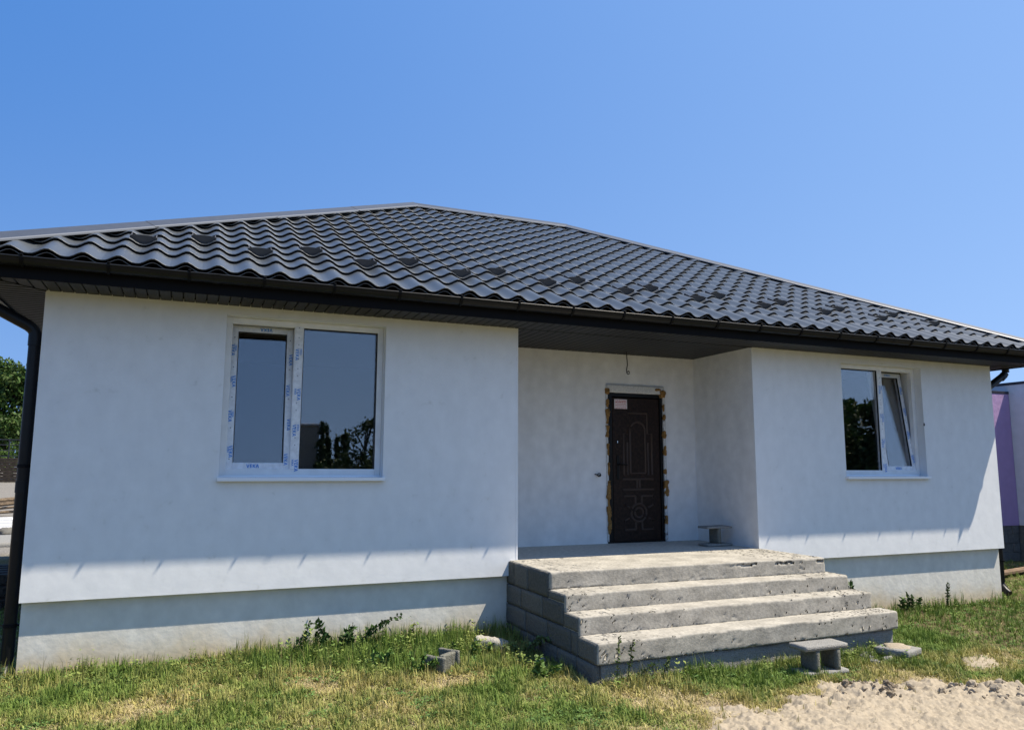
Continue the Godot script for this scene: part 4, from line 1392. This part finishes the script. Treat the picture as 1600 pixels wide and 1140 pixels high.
func garden_left() -> void:
	# dark board fence with a mesh fence behind it
	var t := thing("board_fence", "dark horizontal board fence far behind the left corner of the house", "fence")
	var zf := -48.0
	for bay in 9:
		var x := -20.0 + bay * 2.5
		var gy := ground_y(x, zf)
		put("post", box(Vector3(x - 0.06, gy - 0.1, zf - 0.06), Vector3(x + 0.06, gy + 1.6, zf + 0.07), 0.01), M.dark_plank, t)
		for k in 8:
			put("board", box(Vector3(x + 0.065, gy + 0.04 + k * 0.187, zf - 0.02), Vector3(x + 2.435, gy + 0.04 + k * 0.187 + 0.165, zf + 0.02), 0.006), M.dark_plank, t)
	t = thing("mesh_fence", "thin dark rail fence rising behind the board fence", "fence")
	for k in 26:
		var x := -20.0 + k * 0.9
		put("post", box(Vector3(x - 0.03, 0.0, zf - 1.03), Vector3(x + 0.03, 2.85, zf - 0.97), 0.004), M.dark_cap, t)
	for y in [2.78, 2.45, 2.1, 1.75]:
		put("rail", box(Vector3(-20.0, y, zf - 1.02), Vector3(2.5, y + 0.05, zf - 0.98), 0.004), M.dark_cap, t)
	var kinds := [["tall dark green tree behind the fence at the far left", -14.6, -62.0, 9.8, 3.2, 0.045], ["dense green tree showing over the fence left of the downpipe", -11.4, -60.0, 9.3, 2.8, 0.055], ["rounder green tree behind the fence nearest the house corner", -8.6, -62.0, 9.4, 2.9, 0.05], ["tree behind the fence hidden by the left house corner", -4.5, -61.0, 8.6, 3.0, 0.05]]
	var i := 0
	for q in kinds:
		i += 1
		tree("broadleaf_tree", q[0], Vector3(q[1], 0.1, q[2]), q[3] * 0.94, q[4], 11000, 0.32, Color(q[5], q[5] * 1.75, q[5] * 0.45), 100 + i, "trees beyond the far fence", 0.06)
	for k in 4:
		var b := SurfaceTool.new()
		b.begin(Mesh.PRIMITIVE_TRIANGLES)
		var r := RandomNumberGenerator.new()
		r.seed = 300 + k
		for m in 2200:
			var d := rand_dir(r) * pow(r.randf(), 0.4)
			var p := Vector3(d.x * 1.9, 1.35 + d.y * 1.35, d.z * 1.2)
			var v := r.randf_range(0.7, 1.4)
			leaf_into(b, p, rand_dir(r), rand_dir(r), 0.22, 0.14, Color(0.06 * v, 0.105 * v, 0.022 * v))
		var o := put("bush", done(b), M.leaf, self, Transform3D(Basis(), Vector3(-14.5 + k * 3.1, 0.1, -50.6)))
		tag(o, ["light green bush behind the rail fence at the far left", "light green bush left of the downpipe behind the rail fence", "light green bush beside the downpipe behind the rail fence", "light green bush behind the fence nearest the house"][k], "bush", "bushes behind the rail fence")
	# building leftovers past the corner: far ones in the sun; the near dark stack is added to deepen the house shade
	t = thing("added_pallet_stack", "dark pallet stack added to deepen the house shade past the left corner", "pallet stack", Vector3(-1.45, ground_y(-1.5, -4.2), -4.3), 0.06)
	for k in 3:
		for q in 5:
			put("pallet_board", box(Vector3(-0.65, 0.02 + k * 0.155 + 0.09, -0.6 + q * 0.26), Vector3(0.68, 0.02 + k * 0.155 + 0.115, -0.6 + q * 0.26 + 0.16), 0.003), M.dark_plank, t)
		for q in 3:
			put("pallet_bearer", box(Vector3(-0.63 + q * 0.58, 0.02 + k * 0.155, -0.6), Vector3(-0.53 + q * 0.58, 0.02 + k * 0.155 + 0.089, 0.6), 0.003), M.dark_plank, t)
	var o2 := put("concrete_pad", worn(Vector3(3.4, 0.16, 2.4), 0.2, 0.02, 0.01, 21.0), M.grey_block, self, Transform3D(Basis(), Vector3(-3.6, ground_y(-3.6, -13.8) + 0.02, -13.8)))
	tag(o2, "flat grey concrete pad on the ground beyond the pallet stack", "concrete pad")
	t = thing("foam_sheets", "white foam sheets lying in the sun beyond the grey concrete pad", "foam sheets", Vector3(-3.7, ground_y(-3.7, -17.4) + 0.05, -17.4), 0.04)
	for k in 4:
		put("sheet", box(Vector3(-1.2 + 0.03 * k, 0.072 * k, -0.5), Vector3(1.2 - 0.02 * k, 0.072 * k + 0.068, 0.52 - 0.03 * k), 0.004), M.styrofoam, t)
	for k in 3:
		var o := put("dark_stone", lump(Vector3(0.26, 0.12, 0.2), 60.0 + k, 0.5, 6), M.old_concrete, self, Transform3D(Basis(Vector3.UP, k * 1.0), Vector3(-3.5 + k * 0.5, ground_y(-3.5, -16.2) + 0.06, -16.2)))
		tag(o, ["dark stone at the far left before the foam sheets", "dark stone before the middle of the foam sheets", "dark stone before the foam sheets nearest the house"][k], "stone", "stones before the foam sheets")
	var r2 := RandomNumberGenerator.new()
	r2.seed = 9
	var which := ["lowest log at the front of the pile", "second log from the bottom of the pile", "third log from the bottom of the pile", "log in the middle of the pile, its end raised", "middle log at the back of the pile", "fourth log from the top of the pile", "third log from the top of the pile", "log just under the topmost one of the pile", "topmost bare log of the pile"]
	for k in 9:
		var s := st()
		var a := Vector3(-3.0 + r2.randf() * 0.3, 0.0, -0.3 + r2.randf() * 0.6)
		var b := Vector3(1.5 + r2.randf(), 0.1 + r2.randf() * 0.3, -0.3 + r2.randf() * 0.6)
		tube(s, [a, a.lerp(b, 0.5) + Vector3(0, 0.07, 0), b], [0.05, 0.04, 0.025], 7)
		var o := put("log", done(s), M.log, self, Transform3D(Basis(Vector3.UP, r2.randf_range(-0.7, 0.7)), Vector3(-3.4, ground_y(-4.0, -21.5) + 0.05 + 0.05 * k, -21.5 + 0.14 * (k % 3))))
		tag(o, which[k] + " behind the foam sheets", "log", "logs piled past the left house corner")

# ---------------------------------------------------------------- what the windows reflect, behind the camera
func behind_camera() -> void:
	var t := thing("grey_house", "plain grey house across the street reflected in the left window", "house", Vector3(4.0, -0.65, 26.0), 0.05)
	put("wall", box(Vector3(-4.0, 0, 0), Vector3(2.45, 3.55, 7.0)), M.tan_wall, t)
	put("roof", box(Vector3(-4.1, 3.55, -0.1), Vector3(2.5, 3.66, 7.1), 0.02), M.white_wall, t)
	put("chimney", box(Vector3(0.9, 3.7, 2.0), Vector3(1.6, 4.1, 2.6), 0.01), M.old_concrete, t)
	put("window", box(Vector3(-2.6, 1.0, -0.02), Vector3(-1.2, 2.3, 0.03), 0.01), M.dark_cap, t)
	var q := [[6.45, 25.0, 3.9, 0.42, true], [6.78, 25.6, 3.8, 0.34, true], [7.3, 26.0, 3.3, 0.4, true], [7.75, 26.4, 3.5, 0.42, true], [8.9, 26.0, 3.0, 0.6, true], [8.3, 25.2, 4.2, 0.75, false], [9.6, 26.0, 3.6, 1.1, false]]
	var i := 0
	for p in q:
		i += 1
		tree("conifer_tree" if p[4] else "broadleaf_tree", ["slim conifer beside the reflected grey house", "thinner slim conifer of the pair reflected in the left window", "short conifer in the reflected row", "bushy conifer in the middle of the reflected row", "wide short conifer at the end of the reflected row", "open crowned tree right of the reflected conifers", "low round tree at the right end of the reflected row"][i - 1], Vector3(p[0], -0.7, p[1]), p[2], p[3], 3600 if p[4] else 1500, 0.13, Color(0.05, 0.075, 0.03), 400 + i, "trees reflected in the left window", 0.03, p[4])
	for k in 3:
		tree("broadleaf_tree", ["dense tree at the left of the group reflected in the right window", "dense tree in the middle of the group reflected in the right window", "dense tree at the right of the group reflected in the right window"][k], Vector3(20.6 + k * 1.35, -0.8, 11.6 + 0.5 * (k % 2)), 4.2 + 0.25 * (k % 2), 1.25, 9000, 0.19, Color(0.05, 0.08, 0.026), 500 + k, "trees reflected in the right window", 0.0)
	for k in 5:
		var b := SurfaceTool.new()
		b.begin(Mesh.PRIMITIVE_TRIANGLES)
		var r := RandomNumberGenerator.new()
		r.seed = 700 + k
		for m in 2400:
			var d := rand_dir(r) * pow(r.randf(), 0.4)
			var p := Vector3(d.x * 1.0, 1.25 + d.y * 1.25 * (0.8 + 0.3 * sin(d.x * 5.0 + k)), d.z * 0.8)
			var v := r.randf_range(0.7, 1.4)
			leaf_into(b, p, rand_dir(r), rand_dir(r), 0.17, 0.1, Color(0.05 * v, 0.075 * v, 0.03 * v))
		var o := put("bush", done(b), M.leaf, self, Transform3D(Basis(), Vector3(7.0 + k * 1.3, -0.7, 24.3 + 0.4 * (k % 2))))
		tag(o, ["dark bush beside the reflected grey house", "dark bush under the tallest reflected conifer", "dark bush in the middle of the reflected hedge row", "dark bush before the open crowned reflected tree", "dark bush at the right end of the reflected hedge row"][k], "bush", "bushes across the street")

# ---------------------------------------------------------------- weeds that stand out one by one
func weed(label: String, at: Vector3, stems: Array, leaf: float, tint: Color, seed_: int) -> void:
	var r := RandomNumberGenerator.new()
	r.seed = seed_
	var t := thing("weed", label, "weed", at, 0.0, "weeds along the house")
	var s := st()
	var g := SurfaceTool.new()
	g.begin(Mesh.PRIMITIVE_TRIANGLES)
	for q in stems:
		var pts := []
		var n := 9
		for k in n + 1:
			var f := float(k) / n
			# x reach, height, droop of the tip, z reach
			pts.append(Vector3(q[0] + q[1] * f, q[2] * (f - q[3] * f * f * f), q[4] * f))
		tube(s, pts, [0.005, 0.003], 5)
		for k in n:
			for m in 6:
				var p: Vector3 = pts[k].lerp(pts[k + 1], r.randf())
				if k < 1:
					continue
				var dir := (rand_dir(r) + Vector3(0, 0.1, 0.3)).normalized()
				var side := dir.cross(rand_dir(r)).normalized()
				var v := r.randf_range(0.7, 1.3)
				leaf_into(g, p, dir, side, leaf * r.randf_range(0.6, 1.2), leaf * 0.55, Color(tint.r * v, tint.g * v, tint.b * v))
	put("stem", done(s), M.bark, t)
	put("foliage", done(g), M.leaf, t)

func weeds() -> void:
	var gr := Color(0.045, 0.085, 0.025)
	weed("bushy dark weed with long arching stem against the left plinth", Vector3(2.75, -0.64, 0.12), [[-0.15, -0.12, 0.34, 0.0, 0.0], [-0.1, 0.12, 0.30, 0.1, 0.05], [0.0, 0.55, 0.50, 0.35, -0.02], [0.0, 0.05, 0.32, 0.1, 0.05], [0.1, 0.15, 0.30, 0.2, 0.02], [0.05, 0.35, 0.42, 0.3, 0.04], [-0.2, -0.05, 0.2, 0.0, 0.1], [0.1, -0.1, 0.25, 0.0, 0.1], [-0.05, -0.25, 0.36, 0.1, 0.02]], 0.055, gr, 1)
	weed("thin upright weed left of the bushy one at the plinth", Vector3(2.36, -0.64, 0.06), [[0.0, 0.04, 0.32, 0.0, 0.0], [0.0, -0.05, 0.20, 0.1, 0.0], [0.10, 0.02, 0.24, 0.0, 0.0]], 0.045, gr, 2)
	weed("broad leaved weed on the corner of the third step by the right plinth", Vector3(8.35, -0.62, 0.95), [[0.0, 0.02, 0.42, 0.0, 0.0], [0.03, -0.02, 0.46, 0.0, 0.0], [0.0, 0.05, 0.36, 0.0, 0.03]], 0.075, gr, 3)
	weed("low leafy weed at the foot of the right wing plinth", Vector3(10.25, -0.74, 0.08), [[0.0, 0.05, 0.22, 0.0, 0.0], [0.1, -0.05, 0.2, 0.0, 0.05], [-0.1, 0.0, 0.17, 0.0, 0.05], [0.2, 0.05, 0.16, 0.0, 0.0]], 0.06, Color(0.06, 0.10, 0.03), 4)
	weed("tall single stemmed weed before the right wing plinth", Vector3(11.0, -0.75, 0.10), [[0.0, 0.04, 0.36, 0.0, 0.0], [0.0, 0.03, 0.30, 0.0, 0.02]], 0.04, Color(0.06, 0.09, 0.03), 5)
	weed("grassy weed growing against the standing hollow block", Vector3(3.22, -0.65, 1.02), [[0.0, 0.04, 0.20, 0.1, 0.03], [0.05, 0.06, 0.16, 0.1, 0.08], [-0.06, -0.03, 0.22, 0.1, 0.05], [0.10, 0.02, 0.14, 0.0, 0.12]], 0.045, Color(0.10, 0.17, 0.04), 21)
	weed("yellow green weed between the standing block and the pale stone", Vector3(3.78, -0.64, 0.72), [[0.0, 0.08, 0.22, 0.2, 0.03], [0.1, -0.05, 0.18, 0.1, 0.05], [-0.1, -0.06, 0.2, 0.1, 0.0], [0.18, 0.04, 0.16, 0.1, 0.06]], 0.045, Color(0.13, 0.19, 0.045), 22)
	weed("loose green weed in the lawn left of the standing block", Vector3(2.95, -0.64, 0.75), [[0.0, 0.07, 0.20, 0.2, 0.04], [0.06, -0.08, 0.17, 0.2, 0.05], [-0.08, 0.02, 0.23, 0.1, 0.0]], 0.05, Color(0.12, 0.20, 0.05), 24)
	weed("spreading weed in the lawn before the left corner of the steps", Vector3(4.15, -0.64, 1.55), [[0.0, 0.15, 0.14, 0.3, 0.06], [0.06, -0.14, 0.13, 0.3, 0.05], [-0.08, 0.05, 0.17, 0.1, 0.08], [0.0, 0.0, 0.19, 0.1, -0.05]], 0.05, Color(0.13, 0.20, 0.055), 25)
	weed("slender seeded weed at the plinth right of the bushy one", Vector3(3.42, -0.63, 0.05), [[0.0, 0.02, 0.22, 0.0, 0.0], [0.05, 0.03, 0.17, 0.0, 0.0], [-0.08, -0.02, 0.14, 0.0, 0.02]], 0.035, Color(0.16, 0.17, 0.05), 23)
	weed("leafy weed at the foot of the left downpipe", Vector3(-0.10, -0.62, 0.16), [[0.0, -0.05, 0.18, 0.0, 0.0], [0.0, 0.05, 0.16, 0.0, 0.05], [-0.08, 0.0, 0.14, 0.0, 0.08], [-0.12, -0.08, 0.16, 0.0, 0.0]], 0.05, Color(0.07, 0.10, 0.045), 6)
	weed("pale dry weed on the ground before the block side wall", Vector3(4.30, -0.63, 0.75), [[0.0, 0.25, 0.22, 0.6, 0.1], [0.0, -0.2, 0.20, 0.5, 0.1], [0.05, 0.1, 0.26, 0.3, 0.2], [0.0, 0.2, 0.3, 0.4, 0.3]], 0.05, Color(0.12, 0.16, 0.06), 7)
	weed("thin grassy weed growing at the front left corner of the steps", Vector3(4.75, -0.63, 1.98), [[0.0, 0.06, 0.38, 0.1, 0.0], [-0.1, 0.02, 0.42, 0.1, 0.0], [0.06, 0.2, 0.18, 0.3, 0.03], [0.35, 0.05, 0.2, 0.1, 0.04]], 0.035, Color(0.10, 0.13, 0.04), 8)

# ---------------------------------------------------------------- grass
func tuft_mesh(blades: int, height: float, spread: float, lean: float, width: float, seed_: int, flat := false) -> ArrayMesh:
	var r := RandomNumberGenerator.new()
	r.seed = seed_
	var s := SurfaceTool.new()
	s.begin(Mesh.PRIMITIVE_TRIANGLES)
	for k in blades:
		var a := r.randf() * TAU
		var o := Vector3(r.randfn() * spread, 0, r.randfn() * spread)
		var out := Vector3(cos(a), 0, sin(a))
		var side := Vector3(-sin(a), 0, cos(a)) * width * r.randf_range(0.6, 1.3)
		var hh := height * r.randf_range(0.45, 1.25)
		var ln := lean * r.randf_range(0.2, 1.3)
		var p1 := o + out * hh * ln * 0.35 + Vector3(0, hh * 0.6, 0)
		var p2 := o + out * hh * ln + Vector3(0, hh * (1.0 - 0.25 * ln), 0)
		var v := r.randf_range(0.75, 1.3)
		s.set_color(Color(v, v, v))
		if flat:
			# a small broad leaf on a short stalk
			var c := o + Vector3(0, hh, 0)
			leaf_into(s, c, (out + Vector3(0, 0.25, 0)).normalized(), side.normalized(), height * 1.0, height * 0.75, Color(v, v, v))
			continue
		s.add_vertex(o - side); s.add_vertex(p1 - side * 0.75); s.add_vertex(o + side)
		s.add_vertex(o + side); s.add_vertex(p1 - side * 0.75); s.add_vertex(p1 + side * 0.75)
		s.add_vertex(p1 - side * 0.75); s.add_vertex(p2); s.add_vertex(p1 + side * 0.75)
	return done(s)

func weed_tuft(seed_: int) -> ArrayMesh:
	# three leaning stalks with small pointed leaves
	var r := RandomNumberGenerator.new()
	r.seed = seed_
	var s := SurfaceTool.new()
	s.begin(Mesh.PRIMITIVE_TRIANGLES)
	for k in 3:
		var a := r.randf() * TAU
		var tip := Vector3(cos(a) * 0.05, r.randf_range(0.10, 0.17), sin(a) * 0.05)
		var sd := Vector3(-sin(a), 0, cos(a)) * 0.0018
		s.set_color(Color(0.7, 0.75, 0.7))
		s.add_vertex(-sd); s.add_vertex(tip); s.add_vertex(sd)
		for m in 9:
			var f := r.randf_range(0.15, 1.0)
			var b := r.randf() * TAU
			var dir := Vector3(cos(b), r.randf_range(-0.1, 0.7), sin(b)).normalized()
			var v := r.randf_range(0.75, 1.25)
			leaf_into(s, tip * f, dir, Vector3(-sin(b), r.randf_range(-0.4, 0.4), cos(b)).normalized(), r.randf_range(0.02, 0.038), r.randf_range(0.010, 0.018), Color(v, v, v))
	return done(s)

func blocked(x: float, z: float) -> bool:
	if z < -0.05 and x > -0.05 and x < W3 + 0.02:
		return true
	if x > 4.49 and x < 7.95 and z < 1.0:
		return true
	if x > 4.49 and x < 8.08 and z < 1.86 - 0.03 * (x - 4.5):
		return true
	if x > 13.9 and z < -3.4:
		return true
	if x > 17.9 and z < 1.2:
		return true
	return false

func scatter(called: String, label: String, mesh: ArrayMesh, count: int, seed_: int, choose: Callable) -> void:
	var r := RandomNumberGenerator.new()
	r.seed = seed_
	var xs: Array[Transform3D] = []
	var cs: Array[Color] = []
	for k in count:
		var x: float
		var z: float
		# denser where it is near
		if r.randf() < 0.80:
			x = r.randf_range(-0.9, 9.2)
			z = r.randf_range(-0.1, 3.9)
		else:
			x = r.randf_range(7.5, 17.5)
			z = r.randf_range(-3.5, 3.6)
		if r.randf() < 0.03:
			x = r.randf_range(-2.2, 0.0)
			z = r.randf_range(-5.0, 0.6)
		if blocked(x, z):
			continue
		# outside the picture nothing stands
		if z > 1.1 + 0.43 * x + 1.0 or (x > 5.2 and z > 4.2):
			continue
		var q = choose.call(x, z, r)
		if q == null:
			continue
		var b := Basis(Vector3.UP, r.randf() * TAU).scaled(Vector3(q[1], q[0], q[1]))
		xs.append(Transform3D(b, Vector3(x, ground_y(x, z) - 0.004, z)))
		cs.append(q[2])
	var mm := MultiMesh.new()
	mm.transform_format = MultiMesh.TRANSFORM_3D
	mm.use_colors = true
	mm.mesh = mesh
	mm.instance_count = xs.size()
	for i in xs.size():
		mm.set_instance_transform(i, xs[i])
		mm.set_instance_color(i, cs[i])
	var o := MultiMeshInstance3D.new()
	o.name = numbered(called)
	o.multimesh = mm
	o.material_override = M.blade
	o.set_meta("kind", "stuff")
	o.set_meta("label", label)
	add_child(o, true)

func near_wall(x: float, z: float) -> float:
	if x > -0.1 and x < 4.55:
		return exp(-maxf(z, 0.0) * lerpf(2.0, 1.35, sstep(1.8, 2.8, x))) * (0.65 + 0.95 * sstep(1.2, 2.4, x) * (0.75 + 0.6 * n1.get_noise_2d(x * 2.5, 4.0)))
	if x > 8.0 and x < 12.5:
		return exp(-maxf(z, 0.0) * 1.6) * 0.9
	return exp(-absf(z - 1.95) * 3.5) * 0.6 if x > 4.5 and x < 8.2 else 0.0

func grass() -> void:
	var green := func(x: float, z: float, r: RandomNumberGenerator):
		var d := dryness(x, z)
		if r.randf() > clampf(1.25 - d * 0.75, 0.03, 1.0):
			return null
		var k := 0.68 + 0.7 * n1.get_noise_2d(x * 2.0 + 3.0, z * 2.0) + 0.6 * n2.get_noise_2d(x * 6.0, z * 6.0) + 1.1 * near_wall(x, z)
		var y := clampf(d + r.randf_range(-0.25, 0.25), 0.0, 1.0)
		var c := Color(0.155, 0.225, 0.048).lerp(Color(0.40, 0.345, 0.125), y)
		var v := r.randf_range(0.75, 1.2)
		return [maxf(0.35, k) * r.randf_range(0.7, 1.3), r.randf_range(0.8, 1.25), Color(c.r * v, c.g * v, c.b * v)]
	var straw := func(x: float, z: float, r: RandomNumberGenerator):
		var d := dryness(x, z)
		if r.randf() > clampf(d * 0.9 - 0.12, 0.02, 0.9) * clampf(2.3 - d, 0.04, 1.0):
			return null
		var k := 0.6 + 0.7 * near_wall(x, z)
		var c := Color(0.42, 0.33, 0.15).lerp(Color(0.52, 0.44, 0.27), r.randf())
		return [k * r.randf_range(0.6, 1.2), r.randf_range(0.8, 1.3), c * r.randf_range(0.7, 1.15)]
	var clover := func(x: float, z: float, r: RandomNumberGenerator):
		var m := n1.get_noise_2d(x * 1.4 - 20.0, z * 1.4 + 5.0) * 1.6 + 0.6 * near_wall(x, z)
		var d := dryness(x, z)
		if m < 0.02 or d > 0.95 or r.randf() > m * 1.3:
			return null
		var v := r.randf_range(0.7, 1.3)
		return [r.randf_range(0.7, 1.6) * (1.0 + near_wall(x, z)), r.randf_range(0.8, 1.3), Color(0.095 * v, 0.165 * v, 0.045 * v)]
	for k in 3:
		scatter("grass", ["short green grass of the lawn in front of the house", "curled green blades mixed into the lawn", "fine green grass between the dry patches"][k], tuft_mesh(9, [0.066, 0.05, 0.085][k], 0.020, [0.8, 1.1, 0.7][k], [0.0034, 0.004, 0.003][k], 30 + k), 26000, 60 + k, green)
	for k in 2:
		scatter("dry_grass", ["straw coloured dry grass in the bare patches", "bleached fallen grass stalks on the dry earth"][k], tuft_mesh(8, 0.05, 0.025, 1.6, 0.0026, 40 + k), 26000, 70 + k, straw)
	scatter("clover", "low broad leaved clover spread through the lawn", tuft_mesh(8, 0.022, 0.022, 0.5, 0.004, 50, true), 26000, 80, clover)
	var fringe := func(x: float, z: float, r: RandomNumberGenerator):
		var w := near_wall(x, z)
		var m := n1.get_noise_2d(x * 2.2 + 31.0, z * 2.2 - 8.0)
		if r.randf() > w * 0.20 * sstep(-0.25, 0.3, m) or w < 0.22 or dryness(x, z) > 1.1:
			return null
		var c := Color(0.15, 0.23, 0.055).lerp(Color(0.25, 0.29, 0.085), r.randf())
		return [r.randf_range(0.5, 1.35) * (0.7 + w * 0.55), r.randf_range(0.8, 1.3), c * r.randf_range(0.7, 1.2)]
	scatter("low_weeds", "leafy low weeds fringing the foot of the walls and steps", weed_tuft(77), 30000, 95, fringe)
	var tall := func(x: float, z: float, r: RandomNumberGenerator):
		var w := near_wall(x, z)
		if r.randf() > w * 0.30 or w < 0.25:
			return null
		var c := Color(0.12, 0.15, 0.04).lerp(Color(0.34, 0.27, 0.12), r.randf())
		return [r.randf_range(0.5, 1.3), 1.0, c]
	scatter("tall_grass", "tall thin grass stalks along the foot of the walls", tuft_mesh(3, 0.20, 0.012, 0.5, 0.0017, 55), 9000, 90, tall)
